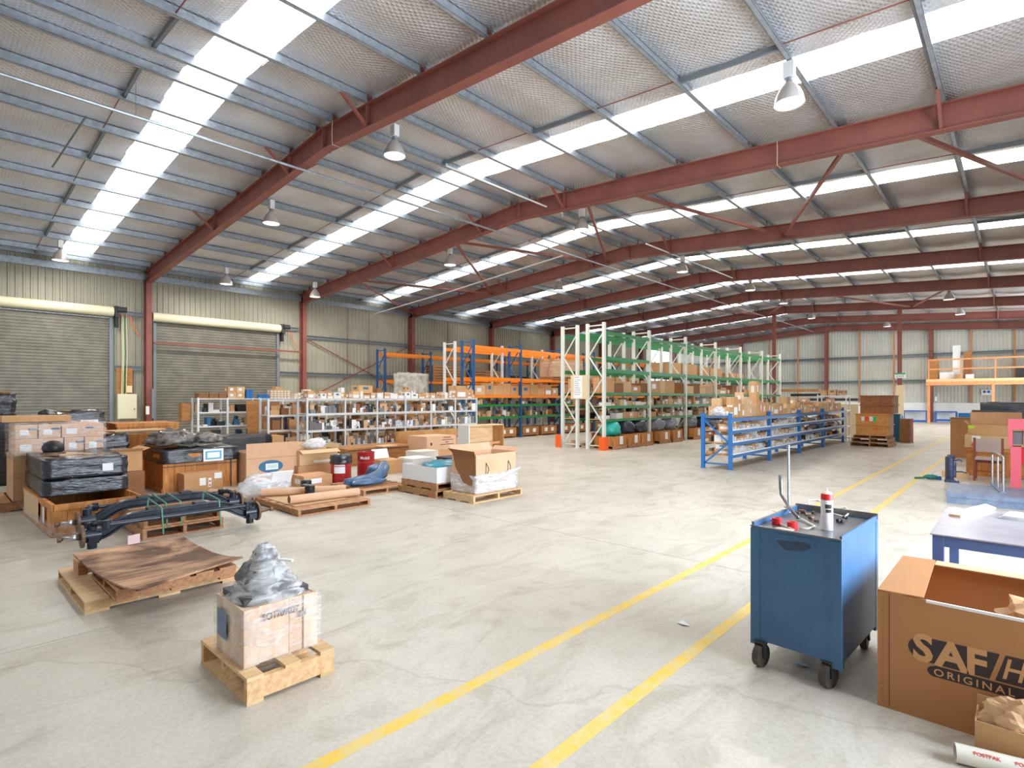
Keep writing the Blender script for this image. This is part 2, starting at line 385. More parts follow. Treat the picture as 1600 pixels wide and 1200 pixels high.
# roof: foil-faced blanket between skylight strips, purlins, bridging
ceil = thing('ceiling', loc=(0,0,0), kind='structure')
def foil_z(x, e=1):
    ps = PURL_L if x < XM else PURL_R
    base = rz(x)+RD+PD
    dmin = min(abs(x-p) for p in PURL_L+PURL_R)
    sp = 1.6
    t = min(1, dmin/(sp*.5))
    return base - .075*(t**.6)*e
xs_f = []
x = XL-.3
while x < XR+.3:
    xs_f.append(x); x += .1
xs_f.append(XR+.35)
SKY = []
for k in range(len(FR)-1):
    s0 = FR[k]+3.45; s1 = s0+.84
    SKY.append((s0, s1))
    for a, b_ in ((FR[k]-.0, s0), (s1, FR[k+1])):
        n = max(3, int((b_-a)/.45)); rows = []
        for j in range(n+1):
            y = a+(b_-a)*j/n
            rows.append([(xx, y, foil_z(xx, min(1, min(abs(y-s0), abs(y-s1))/.4)) + .012*noise.noise(Vector((xx*2.1, y*1.4, 3)))) for xx in xs_f])
        m1 = MB(); m1.grid(rows); m1.build('insulation_blanket', M_foil, ceil, smooth=True)
    # skylight strips, ribbed translucent sheet above the purlins
    for q, (x0, x1) in enumerate(((XL-.3, XM), (XM, XR+.3))):
        rib = []
        n = 5
        for i in range(n):
            t = s0-.02+(s1-s0+.04)*i/n; w_ = (s1-s0+.04)/n
            rib += [(t, 0), (t+w_*.5, 0), (t+w_*.6, .03), (t+w_*.9, .03)]
        rib.append((s1+.02, 0))
        m1 = MB(); m1.grid([[(x0, t, rz(x0)+RD+PD+.002+d) for t, d in rib], [(x1, t, rz(x1)+RD+PD+.002+d) for t, d in rib]])
        structure(m1.build('window_%d' % (k*2+q+11), M_sky))
    # outer roof sheet over the bay keeps daylight out elsewhere
    y0, y1 = FR[k], FR[k+1]
    zf = lambda xx: rz(xx)+RD+PD+.12
    m1 = MB(); m1.grid([[(XL-.4, y0, zf(XL-.4)), (XM, y0, zf(XM)), (XR+.4, y0, zf(XR+.4))], [(XL-.4, y1, zf(XL-.4)), (XM, y1, zf(XM)), (XR+.4, y1, zf(XR+.4))]])
    m1.build('roof_sheet', M_galvd, ceil)
    for x in PURL_L+PURL_R:
        z = rz(x)+RD+.005; h = PD-.02
        m1 = MB(); m1.box(x-.003, y0+.01, z, x+.003, y1-.01, z+h); m1.box(x-.003, y0+.01, z, x+.07, y1-.01, z+.004); m1.box(x-.07, y0+.01, z+h-.004, x+.003, y1-.01, z+h); m1.box(x+.066, y0+.01, z, x+.07, y1-.01, z+.018)
        m1.build('purlin', M_galv, ceil)
    # bridging: alternate galvanised channel and red rod, mid bay
    yb = FR[k]+2.85
    for side in (PURL_L, PURL_R):
        for i in range(len(side)-1):
            a, b_ = side[i], side[i+1]
            za = rz(a)+RD+.09; zb = rz(b_)+RD+.09
            if i % 2 == 0: MB().bar((a, yb, za), (b_, yb, zb), .05, .08).build('bridging', M_galvd, ceil)
            else: MB().cyl((a, yb-.04, za), (b_, yb-.04, zb), .01, 6).build('tie_rod', M_red, ceil)
# eave strut angle, left
for k in range(len(FR)-1):
    MB().box(XL-.06, FR[k]+.01, ZE+.14, XL+.0, FR[k+1]-.01, ZE+.36).build('eave_purlin', M_galv, ceil)
# roof bracing between frames
def brace(pts, off=.1):
    for p, q in zip(pts[:-1], pts[1:]):
        MB().bar(p, q, .07, .07).build('roof_brace', M_red, ceil)
def zig(ka, kb, xs_, dz=.12):
    pts = [(x, FR[ka if i % 2 == 0 else kb], rz(x)+dz) for i, x in enumerate(xs_)]
    brace(pts)
zig(3, 4, [-1.45+.0, .9]); 
zig(3, 4, [-7.1, -5.3, -2.4])
zig(4, 3, [-11.6, -8.3]); zig(3, 4, [-13.5, -11.8]); zig(3, 4, [-13.5, -17.8]); zig(4, 3, [-17.8, -19.4]); zig(3, 4, [-19.4, -23.6])
zig(6, 7, [-7.1, -4.3, -2.3]); zig(6, 7, [-13.5, -11.8]); zig(7, 6, [-11.6, -8.3])

# roller doors
def roller_door(n, y0, y1, z1, motor_y):
    d = thing('door_%d' % n, kind='structure')
    xp = XL-.04; prof = []
    z = 0.02; p = .105
    while z < z1-.05:
        prof += [(0, z), (0, z+p*.5), (-.02, z+p*.62), (-.02, z+p*.88)]; z += p
    prof.append((0, z))
    m1 = MB(); m1.grid([[(xp+a, y0, zz) for a, zz in prof], [(xp+a, y1, zz) for a, zz in prof]]); m1.build('curtain', M_roller, d)
    m1 = MB(); m1.cyl((xp+.16, y0-.1, z1+.2), (xp+.16, y1+.05, z1+.2), .17, 20); m1.build('shutter_roll', M_cream, d, auto=True)
    for yy in (y0, y1):
        m1 = MB(); m1.box(xp-.03, yy-.05, 0, xp+.07, yy+.05, z1); m1.build('guide_rail', M_galvd, d)
    m1 = MB(); m1.box(xp, y1+.08, z1+.0, xp+.3, y1+.2, z1+.4, M_dark); m1.cyl((xp+.3, y1+.14, z1+.28), (xp+.3, y1+.42, z1+.28), .1, 12, M_dark); m1.box(xp+.05, y1+.1, z1-.35, xp+.2, y1+.2, z1, M_black)
    m1.build('drive_motor', None, d)
roller_door(1, D1[0], D1[1], D1[2], 0); roller_door(2, D2[0], D2[1], D2[2], 0)

def atX(x, y, X):
    r = (x-800)/FPX; u = (622-y)/FPX; ca, sa = math.cos(YAW), math.sin(YAW)
    t = X/(-sa+r*ca); return ((ca+r*sa)*t, CAM_H+u*t)
def atY(x, y, Y):
    r = (x-800)/FPX; u = (622-y)/FPX; ca, sa = math.cos(YAW), math.sin(YAW)
    t = Y/(ca+r*sa); return ((-sa+r*ca)*t, CAM_H+u*t)

# ---------------------------------------------------------------- more materials
M_card = mat('corrugated_cardboard', (210, 164, 118), .8, col2=(198, 150, 104), nscale=2, var=.12, hue=.006)
M_cardd = mat('cardboard_dark', (150, 104, 66), .85, col2=(136, 92, 56), nscale=2)
M_cardp = mat('pinkish_cardboard', (222, 182, 150), .8, col2=(212, 168, 134), nscale=2)
M_kraft = mat('kraft_paper', (196, 156, 116), .7, bump=.5, bscale=9)
M_tape = mat('packing_tape', (206, 180, 140), .3)
M_ply = mat('plywood', (186, 132, 76), .7, col2=(160, 106, 56), nscale=2.2, stretch=(1,1,5), var=.1)
M_plyx = mat('plywood_bright', (206, 158, 100), .7, col2=(182, 128, 74), nscale=2.6, stretch=(5,1,1))
M_pine = mat('pine_boards', (228, 198, 154), .65, col2=(208, 168, 120), nscale=3, stretch=(9,1,9), var=.12)
M_piney = mat('pine_boards_along', (222, 186, 140), .65, col2=(198, 152, 104), nscale=3, stretch=(1,9,9), var=.12)
M_hard = mat('hardwood_boards', (196, 148, 104), .75, col2=(160, 112, 72), nscale=3.2, stretch=(9,1,9), var=.16, hue=.008)
M_hardy = mat('hardwood_boards_along', (196, 148, 104), .75, col2=(160, 112, 72), nscale=3.2, stretch=(1,9,9), var=.16, hue=.008)
M_crate = mat('stained_crate_boards', (212, 146, 78), .7, col2=(176, 108, 50), nscale=3, stretch=(5,5,1), var=.14)
M_old = mat('weathered_plywood', (206, 166, 130), .8, col2=(150, 108, 84), nscale=3.0, stretch=(5,.7,1))
def _stain(m):
    nt = m.node_tree; N = nt.nodes; L = nt.links; b = N['Principled BSDF']; src = b.inputs['Base Color'].links[0].from_socket
    geo = N.new('ShaderNodeNewGeometry'); n = N.new('ShaderNodeTexNoise'); n.inputs['Scale'].default_value = 1.7; n.inputs['Detail'].default_value = 7; n.inputs['Distortion'].default_value = .8; L.new(geo.outputs['Position'], n.inputs['Vector'])
    r = N.new('ShaderNodeValToRGB'); e = r.color_ramp.elements; e[0].position = .42; e[0].color = (*s2l((120, 108, 104)), 1); e[1].position = .56; e[1].color = (1, 1, 1, 1)
    L.new(n.outputs['Fac'], r.inputs[0]); x = N.new('ShaderNodeMix'); x.data_type = 'RGBA'; x.blend_type = 'MULTIPLY'; x.inputs[0].default_value = .9
    L.new(src, x.inputs[6]); L.new(r.outputs[0], x.inputs[7]); L.new(x.outputs[2], b.inputs['Base Color'])
_stain(M_old)
M_bwrap = mat('black_stretch_film', (30, 34, 44), .2, 0, bump=1.0, bscale=7, stretch=(1.5,1.5,8), spec=.9)
def film(name, col, a0, a1, rough=.15):
    m = mat(name, col, rough); nt = m.node_tree; N = nt.nodes; L = nt.links; b = N['Principled BSDF']
    tc = N.new('ShaderNodeTexCoord'); mp = N.new('ShaderNodeMapping'); mp.inputs['Scale'].default_value = (2, 2, 7); L.new(tc.outputs['Object'], mp.inputs[0])
    n = N.new('ShaderNodeTexNoise'); n.inputs['Scale'].default_value = 3; n.inputs['Detail'].default_value = 6; n.inputs['Distortion'].default_value = 1.2; L.new(mp.outputs[0], n.inputs['Vector'])
    r = N.new('ShaderNodeMapRange'); r.inputs['From Min'].default_value = .38; r.inputs['From Max'].default_value = .68; r.inputs['To Min'].default_value = a0; r.inputs['To Max'].default_value = a1
    L.new(n.outputs['Fac'], r.inputs['Value']); L.new(r.outputs[0], b.inputs['Alpha'])
    bp = N.new('ShaderNodeBump'); bp.inputs['Strength'].default_value = .8; bp.inputs['Distance'].default_value = .02; L.new(n.outputs['Fac'], bp.inputs['Height']); L.new(bp.outputs[0], b.inputs['Normal'])
    return m
M_film = film('clear_stretch_film', (236, 236, 238), .05, .42)
M_filmw = film('milky_plastic_sheet', (236, 240, 246), .35, .95)
M_blue = mat('rack_blue', (42, 112, 180), .4)
M_blued = mat('rack_blue_dark', (24, 82, 138), .4)
M_green = mat('rack_green', (20, 128, 66), .4)
M_orange = mat('rack_orange', (250, 138, 20), .4)
M_offw = mat('rack_white', (222, 224, 214), .45)
M_silver = mat('rack_silver', (218, 221, 224), .4, .15)
M_cart = mat('trolley_blue', (66, 112, 154), .38, col2=(56, 96, 136), nscale=1.6)
M_tray = mat('worn_dark_steel', (128, 126, 130), .32, .3, col2=(100, 96, 98), nscale=4)
M_rubber = mat('rubber', (40, 38, 36), .7, namt=.3)
M_rust = mat('rusty_steel', (132, 108, 88), .55, .5, col2=(92, 70, 56), nscale=9)
M_bright = mat('bright_steel', (190, 190, 192), .25, .9)
M_axle = mat('black_axle_paint', (44, 52, 66), .28, .1, namt=.4, nscale=5)
M_drum = mat('drum_red', (172, 34, 36), .35)
M_redp = mat('red_plastic', (222, 40, 44), .4)
M_pink = mat('red_machine_paint', (230, 104, 120), .4)
M_teal = mat('teal_plastic_sheet', (40, 160, 190), .3, bump=.8, bscale=5, namt=.25)
M_bdrape = mat('blue_plastic_sheet', (86, 120, 160), .3, bump=.8, bscale=5, namt=.35)
M_ink = mat('print_black', (58, 46, 46), .7)
M_inkb = mat('print_blue', (60, 110, 150), .7)
M_inkr = mat('print_red', (214, 70, 70), .7)
M_label = mat('label_white', (238, 240, 242), .6)
M_grey = mat('mid_grey_parts', (130, 130, 132), .5, .3, var=.3)
M_strap = mat('green_strap', (70, 140, 104), .4)
M_orb = mat('orange_plastic', (240, 96, 30), .4)
M_beige = mat('cream_board', (226, 206, 166), .6)
M_bpart = mat('blue_steel_far', (40, 96, 186), .4)

# ---------------------------------------------------------------- builders
def ico(mb, c, d, amp=.15, sub=3, seed=0, freq=2.2, m=None, flat=None, sharp=False):
    bm = bmesh.new(); bmesh.ops.create_icosphere(bm, subdivisions=sub, radius=1)
    vs = []
    for v in bm.verts:
        n = noise.fractal(v.co*freq + Vector((seed*3.1, seed, -seed)), 1.0, 2.0, 4) if not sharp else (abs(noise.noise(v.co*freq+Vector((seed, 2*seed, 0))))*2-.6)
        p = v.co*(1+amp*n)
        p = Vector((p.x*d[0]/2, p.y*d[1]/2, p.z*d[2]/2)) + Vector(c)
        if flat is not None: p.z = max(p.z, flat)
        vs.append(p)
    fs = [tuple(v.index for v in f.verts) for f in bm.faces]; bm.free()
    return mb.add(vs, fs, m)
def softbox(mb, x0, y0, z0, x1, y1, z1, amp=.02, seed=0, n=7, m=None, taper=0.0, vf=1.0, sag=0.0):
    """box of soft sheet material: each side a displaced grid"""
    bm = bmesh.new(); bmesh.ops.create_cube(bm, size=2); bmesh.ops.subdivide_edges(bm, edges=bm.edges[:], cuts=n, use_grid_fill=True)
    cx, cy, cz = (x0+x1)/2, (y0+y1)/2, (z0+z1)/2; dx, dy, dz = (x1-x0)/2, (y1-y0)/2, (z1-z0)/2
    vs = []
    for v in bm.verts:
        c = v.co; k = 1-taper*(c.z*.5+.5)
        p = Vector((cx+c.x*dx*k, cy+c.y*dy*k, cz+c.z*dz))
        q = Vector((p.x*3, p.y*3, p.z*14*vf)) + Vector((seed*5.3, seed, 0))
        a = noise.fractal(q, 1.0, 2.0, 3)*amp
        r = Vector((c.x, c.y, 0));
        if r.length > .01: p += r.normalized()*a
        if c.z > .9: p.z += noise.fractal(Vector((p.x*4, p.y*4, seed*9.)), 1.0, 2.0, 3)*amp*1.8 - sag*max(0, 1-abs(c.x))*max(0, 1-abs(c.y))
        p.z = max(p.z, z0)
        vs.append(p)
    fs = [tuple(v.index for v in f.verts) for f in bm.faces]; bm.free()
    return mb.add(vs, fs, m)

M_pinec = mat('pale_crate_boards', (232, 212, 188), .65, col2=(214, 178, 148), nscale=2.6, stretch=(5,5,1), var=.08)
def pallet(label, x0, x1, y0, y1, z0=0.0, h=.145, deck='x', nb=6, m=None, rz=0, group=None, nbot=3, gaps=None, name='pallet', parent_thing=True):
    """deck='x': deck boards run along x, bearers along y ; 'y': the reverse"""
    ox, oy = x0, y0
    t = thing(name, label, 'pallet', (ox, oy, z0), rz, group)
    W, D = x1-x0, y1-y0; tb = .02; mx, my = (M_hard, M_hardy) if m is None else m
    sw = (lambda a: a) if deck == 'x' else (lambda a: (a[1], a[0], a[2], a[4], a[3], a[5]))
    L, A = (W, D) if deck == 'x' else (D, W)       # board length, run across
    md, mbm = (mx, my) if deck == 'x' else (my, mx)
    bw = A/(nb*1.28) if gaps is None else A/(nb*gaps)
    for i in range(nb):
        c = bw/2 + (A-bw)*i/(nb-1)
        MB().box(*sw((0, c-bw/2, h-tb, L, c+bw/2, h-R.uniform(0, .003)))).build('deck_board', md, t)
    for i in range(3):
        c = .022+(L-.044)*i/2
        MB().box(*sw((c-.02, 0.002, tb, c+.02, A-.002, h-tb))).build('bearer', mbm, t)
    for i in range(nbot):
        c = bw/2 + (A-bw)*i/(nbot-1)
        MB().box(*sw((0, c-bw/2, 0, L, c+bw/2, tb))).build('bottom_board', md, t)
    return t

def carton_mesh(name, kind, m):
    b = MB(); b.box(0,0,0,1,1,1,m)
    e = .004
    if kind >= 1: b.box(.46,-e,.0,.54,1+e,1+e,M_tape)
    if kind == 2: b.box(1,.25,.35,1+e,.62,.75,M_label); b.box(.3,-e,.3,.7,0,.7,M_label)
    if kind == 3: b.box(1,.1,.12,1+e,.9,.5,M_label); b.box(.15,-e,.2,.85,0,.6,M_label)
    if kind == 4: b.box(1,.3,.5,1+e,.7,.8,M_inkb); b.box(.3,-e,.5,.7,0,.8,M_inkb)
    o = b.build(name); me = o.data; bpy.data.objects.remove(o); return me
M_wbox = mat('white_box', (226, 222, 216), .7, var=.08)
M_cardl = mat('light_cardboard', (214, 178, 136), .8, var=.12, hue=.008)
CART = [carton_mesh('carton', k, m) for k, m in ((1, M_card), (2, M_card), (0, M_cardd), (2, M_cardl), (4, M_card), (3, M_card), (1, M_cardl))]
WHITE = [carton_mesh('parts_box', k, m) for k, m in ((0, M_wbox), (3, M_cardl), (2, M_wbox), (4, M_wbox), (3, M_card))]
BLUEB = [carton_mesh('parts_box', 0, mat('blue_box', (30, 110, 180), .6)), carton_mesh('parts_box', 0, mat('pale_box', (210, 200, 184), .7))]
def place_box(mesh, name, label, cat, x0, y0, z0, dx, dy, dz, group=None, rz=0):
    o = bpy.data.objects.new(name, mesh); C.objects.link(o); o.location = (x0, y0, z0); o.scale = (dx, dy, dz); o.rotation_euler.z = rz
    return tag(o, label, cat, group)
def fill(x0, x1, y0, y1, z, hs, ws, label, group, meshes=CART, name='carton', rows=1, gap=.02, p=.92, stack=0.0, cat='box', mixer=None):
    """cartons side by side on a level, fronts near x1"""
    n = 0
    for r in range(rows):
        y = y0+.02; dd = (x1-x0)/rows; xf = x1-dd*r-.02
        while y < y1-.08:
            wd = min(R.uniform(*ws), y1-y-.02); hh = R.uniform(*hs); dx = min(dd-.03, R.uniform(.55, .98)*dd)
            if R.random() < p:
                xx = xf-dx-R.uniform(0, .02)
                place_box(R.choice(meshes), name, label, cat, xx, y, z+.001, dx, wd-.01, hh, group); n += 1
                if R.random() < stack:
                    k = R.uniform(.6, .95); place_box(R.choice(meshes), name, label, cat, xx+.02, y+.01, z+.002+hh, dx*.9, (wd-.01)*k, hh*R.uniform(.5, 1), group); n += 1
            y += wd+R.uniform(0, gap)
    return n
SMALL = [M_card, M_cardl, M_wbox, M_grey, M_dark, M_label, M_cardd, M_grey]
def clutter(name, label, cat, x0, x1, y0, y1, z, hmax, n, parent=None, mats_=None, smax=.2):
    b = MB(); ms = mats_ or SMALL
    for i in range(n):
        d = (R.uniform(.05, smax), R.uniform(.05, smax), R.uniform(.03, hmax))
        a = R.uniform(0, PI) if R.random() < .5 else 0
        ext = .5*math.hypot(d[0], d[1]) if a else max(d[0], d[1])/2
        cx = R.uniform(x0+ext, x1-ext) if x1-x0 > 2*ext else (x0+x1)/2; cy = R.uniform(y0+ext, y1-ext)
        k = R.random(); m = R.choice(ms)
        if k < .6: b.obox((cx, cy, z+d[2]/2+.001), d, a, m)
        elif k < .85: b.cyl((cx, cy, z+.001), (cx, cy, z+d[2]), min(d[0], d[1])/2, 8, m)
        else:
            l = min(.2, ext); b.cyl((cx-l, cy, z+.03), (cx+l*.8, cy+.02, z+.03), .028, 7, m)
    return tag(b.build(name), label, cat, kind='stuff')
ORD = ['first', 'second', 'third', 'fourth', 'fifth', 'sixth', 'seventh', 'eighth', 'ninth', 'tenth']

def rack(label, xs, ys, top, levels, m_up, m_beam, up=(.09, .07), beam_h=.1, brace_m=None, name='pallet_rack', deck=None, zig=None, cat='rack', beam_fn=None, deck_m=None, xbrace=True, skip=None, foot=True):
    x0, x1 = xs
    t = thing(name, label, cat, (x0, ys[0], 0))
    W = x1-x0; bm_ = brace_m or m_up; uw, ud = up
    for k, y in enumerate(ys):
        yy = y-ys[0]
        for x in (ud/2, W-ud/2):
            b = MB(); tp = top[k] if isinstance(top, (list, tuple)) else top
            b.box(x-ud/2, yy-uw/2, 0, x-ud/2+.006, yy+uw/2, tp); b.box(x+ud/2-.006, yy-uw/2, 0, x+ud/2, yy+uw/2, tp); b.box(x-ud/2+.006, yy-uw/2, 0, x+ud/2-.006, yy-uw/2+.006, tp); b.box(x-ud/2+.006, yy+uw/2-.006, 0, x+ud/2-.006, yy+uw/2, tp)
            if foot: b.box(x-ud*.8, yy-uw*.7, 0, x+ud*.8, yy+uw*.7, .008)
            b.build('upright', m_up, t)
        if xbrace:
            zz = zig or max(.35, W*.95); z = .12; s = 0
            MB().bar((ud, yy, z), (W-ud, yy, z), .03, .035).build('brace', bm_, t)
            while z+zz < tp-.05:
                a, c = ((ud, z), (W-ud, z+zz)) if s % 2 == 0 else ((W-ud, z), (ud, z+zz))
                MB().bar((a[0], yy, a[1]), (c[0], yy, c[1]), .03, .035).build('brace', bm_, t); z += zz; s += 1
            MB().bar((ud, yy, tp-.08), (W-ud, yy, tp-.08), .03, .035).build('brace', bm_, t)
    for k in range(len(ys)-1):
        for j, lv in enumerate(levels):
            z, hh, mm = lv if isinstance(lv, tuple) else (lv, beam_h, m_beam)
            if skip and skip(k, j): continue
            ya, yb = ys[k]-ys[0]+uw/2, ys[k+1]-ys[0]-uw/2
            for x in (ud*.35, W-ud*.35):
                b = MB(); b.box(x-.022, ya, z-hh, x+.022, yb, z); b.build('beam', mm, t)
            if deck and z <= deck:
                MB().box(ud*.35+.024, ya, z-.025, W-ud*.35-.024, yb, z-.001).build('shelf_deck', deck_m or M_plyx, t)
    return t

# ---------------------------------------------------------------- roof fittings
M_lamp = mat('lit_lamp', (255, 246, 226), .5, emit=5)
M_refl = mat('lamp_reflector', (206, 200, 196), .3, .3)
LAMP_W = 120
def highbay():
    t = thing('high_bay_light', '', 'lamp')
    b = MB(); b.cyl((0,0,.03), (0,0,-.05), .012, 8, M_galv); b.box(-.075,-.06,-.27,.075,.06,-.04, M_white); b.cyl((0,0,-.27), (0,0,-.38), .05, 14, M_galv); b.build('gear_housing', None, t)
    b = MB(); b.lathe([(.055, -.33), (.09, -.38), (.15, -.46), (.195, -.56), (.215, -.65), (.22, -.67), (.21, -.66), (.185, -.56), (.14, -.47), (.05, -.39)], 28); b.build('reflector', M_refl, t, smooth=True)
    b = MB(); ico(b, (0,0,-.55), (.12,.12,.2), 0, 2); b.build('bulb', M_lamp, t, smooth=True)
    b = MB(); b.cyl((0,0,-.648), (0,0,-.652), .208, 28); b.build('diffuser_glass', mat('lamp_glass', (255, 248, 235), .5, emit=2.2), t)
    l = bpy.data.lights.new('lamp_light', 'AREA'); l.shape = 'DISK'; l.size = .36; l.energy = LAMP_W; l.color = (1, .96, .9); lo = bpy.data.objects.new('lamp_light', l); C.objects.link(lo); lo.parent = t; lo.location = (0, 0, -.68)
    return t
LAMPS = [(-2.57, 8.9, 'big high bay light hanging nearest the camera over the floor'), (-9.28, 6.5, 'high bay light beyond the first red rafter near the ridge'),
 (-14.8, 6.4, 'high bay light just past the first red rafter, left of the ridge'), (-21.68, 2.9, 'high bay light above the left roller shutter'),
 (-21.68, 7.7, 'small high bay light above the second roller shutter'), (-21.68, 11.2, 'high bay light beside the second wall column'),
 (-14.8, 12.7, 'high bay light just past the second red rafter on the wall side'), (-9.4, 13.1, 'high bay light just past the second red rafter at the ridge'),
 (-9.7, 20.2, 'high bay light past the third rafter near the ridge'), (-9.0, 25.5, 'high bay light past the fourth rafter near the ridge'),
 (-2.4, 31.4, 'high bay light past the fifth rafter above the yellow lines'), (-9.0, 30.2, 'high bay light past the fifth rafter near the ridge'),
 (-14.8, 18.9, 'high bay light past the third rafter on the wall side'), (-9.5, 37.3, 'high bay light past the sixth rafter near the ridge'), (-2.4, 37.4, 'high bay light past the sixth rafter above the far floor'), (-6.5, 43.2, 'high bay light in the last bay before the end wall')]
hb = None
for x, y, lab in LAMPS:
    if hb is None: hb = highbay(); o = hb
    else: o = copy_tree(hb)
    o.location = (x, y, rz(x)+RD+.02)
    o['label'] = lab; o['group'] = 'high bay lights under the roof'
def pipe(name, label, pts, r, m, hang=None):
    t = thing(name, label, 'pipe', pts[0]); p0 = Vector(pts[0])
    b = MB(); b.tube([Vector(p)-p0 for p in pts], r, 8); b.build('run', m, t, auto=True)
    for h in (hang or []):
        b = MB(); b.cyl(Vector(h)-p0, Vector((h[0], h[1], rz(h[0])+RD+.1))-p0, .006, 5); b.build('hanger_rod', M_galvd, t)
    return t
pipe('conduit', 'long grey conduit running down the hall along the ridge', [(-11.6, -6, 6.68), (-11.6, 20, 6.68), (-11.6, 46, 6.68)], .03, M_galv, [(-11.6, y, 6.7) for y in (2.6, 8.5, 14.5, 20.6, 26.5)])
pipe('conduit', 'white hanging conduit between the first and second rafters right of the ridge', [(-9.62, 8.15, 7.0), (-9.62, 8.15, 6.95), (-9.65, 12.5, 6.95), (-9.65, 12.5, 6.85)], .022, M_white, [(-9.63, 9.6, 6.95), (-9.64, 11.4, 6.95)])
pipe('conduit', 'pale conduit hung across the third bay above the shelving', [(-24.2, 15.6, 5.9), (-18, 15.5, 6.25), (-11.8, 15.3, 6.65)], .025, M_white, [(-21, 15.55, 6.07), (-18, 15.5, 6.25), (-15, 15.4, 6.45)])
pipe('conduit', 'pale conduit hung in the third and fourth bays near the ridge', [(-9.05, 16.2, 6.72), (-8.95, 23.3, 6.72)], .022, M_white, [(-9, 17.5, 6.72), (-9, 21.5, 6.72)])
pipe('conduit', 'short dark conduit slanting under the first bay roof', [(-15.2, 1.9, 6.6), (-12.9, 2.1, 6.95)], .018, M_galvd)
# prop columns under the seventh frame, fittings
def prop(x, y, zt, label):
    t = thing('prop_column', label, 'column', (x, y, 0), kind='structure')
    b = MB(); b.box(-.1,-.05,0,.1,-.035,zt); b.box(-.1,.035,0,.1,.05,zt); b.box(-.01,-.035,0,.01,.035,zt); b.build('shaft', M_red, t)
    MB().box(-.15,-.15,0,.15,.15,.02).build('base_plate', M_red, t); return t
prop(-11.25, 35.94, rz(-11.25)-.01, ''); prop(-4.84, 35.94, rz(-4.84)-.01, '')
o = MB().box(-.17, -.04, .7, .16, 0, 2.35).build('board', M_beige); o.location = (-4.8, 35.85, 0); tag(o, 'tall cream board fixed to the red prop column', 'board')
t = thing('exit_sign', 'green and white exit sign on the red prop column', 'sign', (-4.8, 35.82, 2.72))
MB().box(-.24,-.03,0,.24,.03,.28).build('sign_body', M_label, t)
MB().box(-.24,-.034,.2,.24,-.03,.28).build('green_band', mat('exit_green', (40, 170, 120), .5), t)
lettering('EXIT', .17, MATS['exit_green'], t, (-.17, -.033, .04), FACE_Y)
# two looped straps on rafters
for x, k, lab in ((-10.2, 2, 'rope loop'), (-3.6, 3, 'rope loop')):
    b = MB(); z = rz(x); y = FR[k]
    b.tube([(x, y-.1, z+RD+.02), (x+.01, y-.115, z+.2), (x, y-.1, z-.01), (x, y+.1, z-.01), (x, y+.1, z+.3)], .008, 6)
    tag(b.build('rope', mat('rope', (205, 190, 160), .8)), 'thin rope looped over the %s red rafter' % ('first' if k == 2 else 'second'), 'rope')
# electrical board between the roller doors
t = thing('electrical_cabinet', 'cream steel switchboard on the wall between the roller shutters', 'cabinet', (-23.98, 4.78, 0))
MB().box(0, 0, .9, .2, .58, 1.8).build('cabinet_body', M_cream, t); MB().box(.2, .01, .92, .215, .57, 1.58).build('door', M_cream, t)
MB().cyl((.22, .5, 1.25), (.24, .5, 1.25), .02, 8).build('lock', M_dark, t)
MB().box(-.06, .0, 1.8, -.02, .5, 2.75).build('backing_board', M_ply, t); MB().box(-.02, .28, 1.85, .1, .46, 2.1).build('junction_box', M_beige, t)
b = MB()
for i, (yy, mm) in enumerate(((.16, M_cream), (.2, M_cream), (.24, M_green), (.3, M_cream))): b.tube([(.02, yy, 4.7), (.03, yy+.02, 3.2), (.02, yy-.01, 1.8)], .014, 6, mm)
b.build('cable', None, t); MB().cyl((.1, .3, .62), (.1, .3, .8), .07, 12).build('socket', M_orb, t)
t = thing('conduit', 'orange cable curving from the motor of the left roller shutter to the red column', 'cable', (-23.9, 5.0, 4.0))
b = MB(); b.tube([(0,-.2,.66), (0,.2,.62), (0,.25,.3), (0,.5,-.1)], .015, 6); b.build('run', M_orb, t)
t = thing('conduit', 'orange cable curving from the motor of the second roller shutter', 'cable', (-23.9, 11.0, 4.0))
b = MB(); b.tube([(0,-.1,.6), (0,.25,.58), (0,.28,.25), (0,.55,-.1)], .015, 6); b.build('run', M_orb, t)
MB().bar((-23.75, 5.9, 3.72), (-23.75, 11.6, 3.72), .06, .07).build('barrier_bar', M_red).name = 'barrier_bar'
tag(bpy.data.objects['barrier_bar'], 'red steel bar across the second roller shutter', 'bar')
tag(MB().box(-23.62, 5.78, .9, -23.55, 5.86, 2.0).build('post_cover', M_galvd), 'grey channel strip on the first wall column', 'strip')
tag(MB().box(-23.62, 5.6, 1.05, -23.55, 5.7, 1.35).build('switch_box', M_label), 'small white isolator beside the first wall column', 'switch')

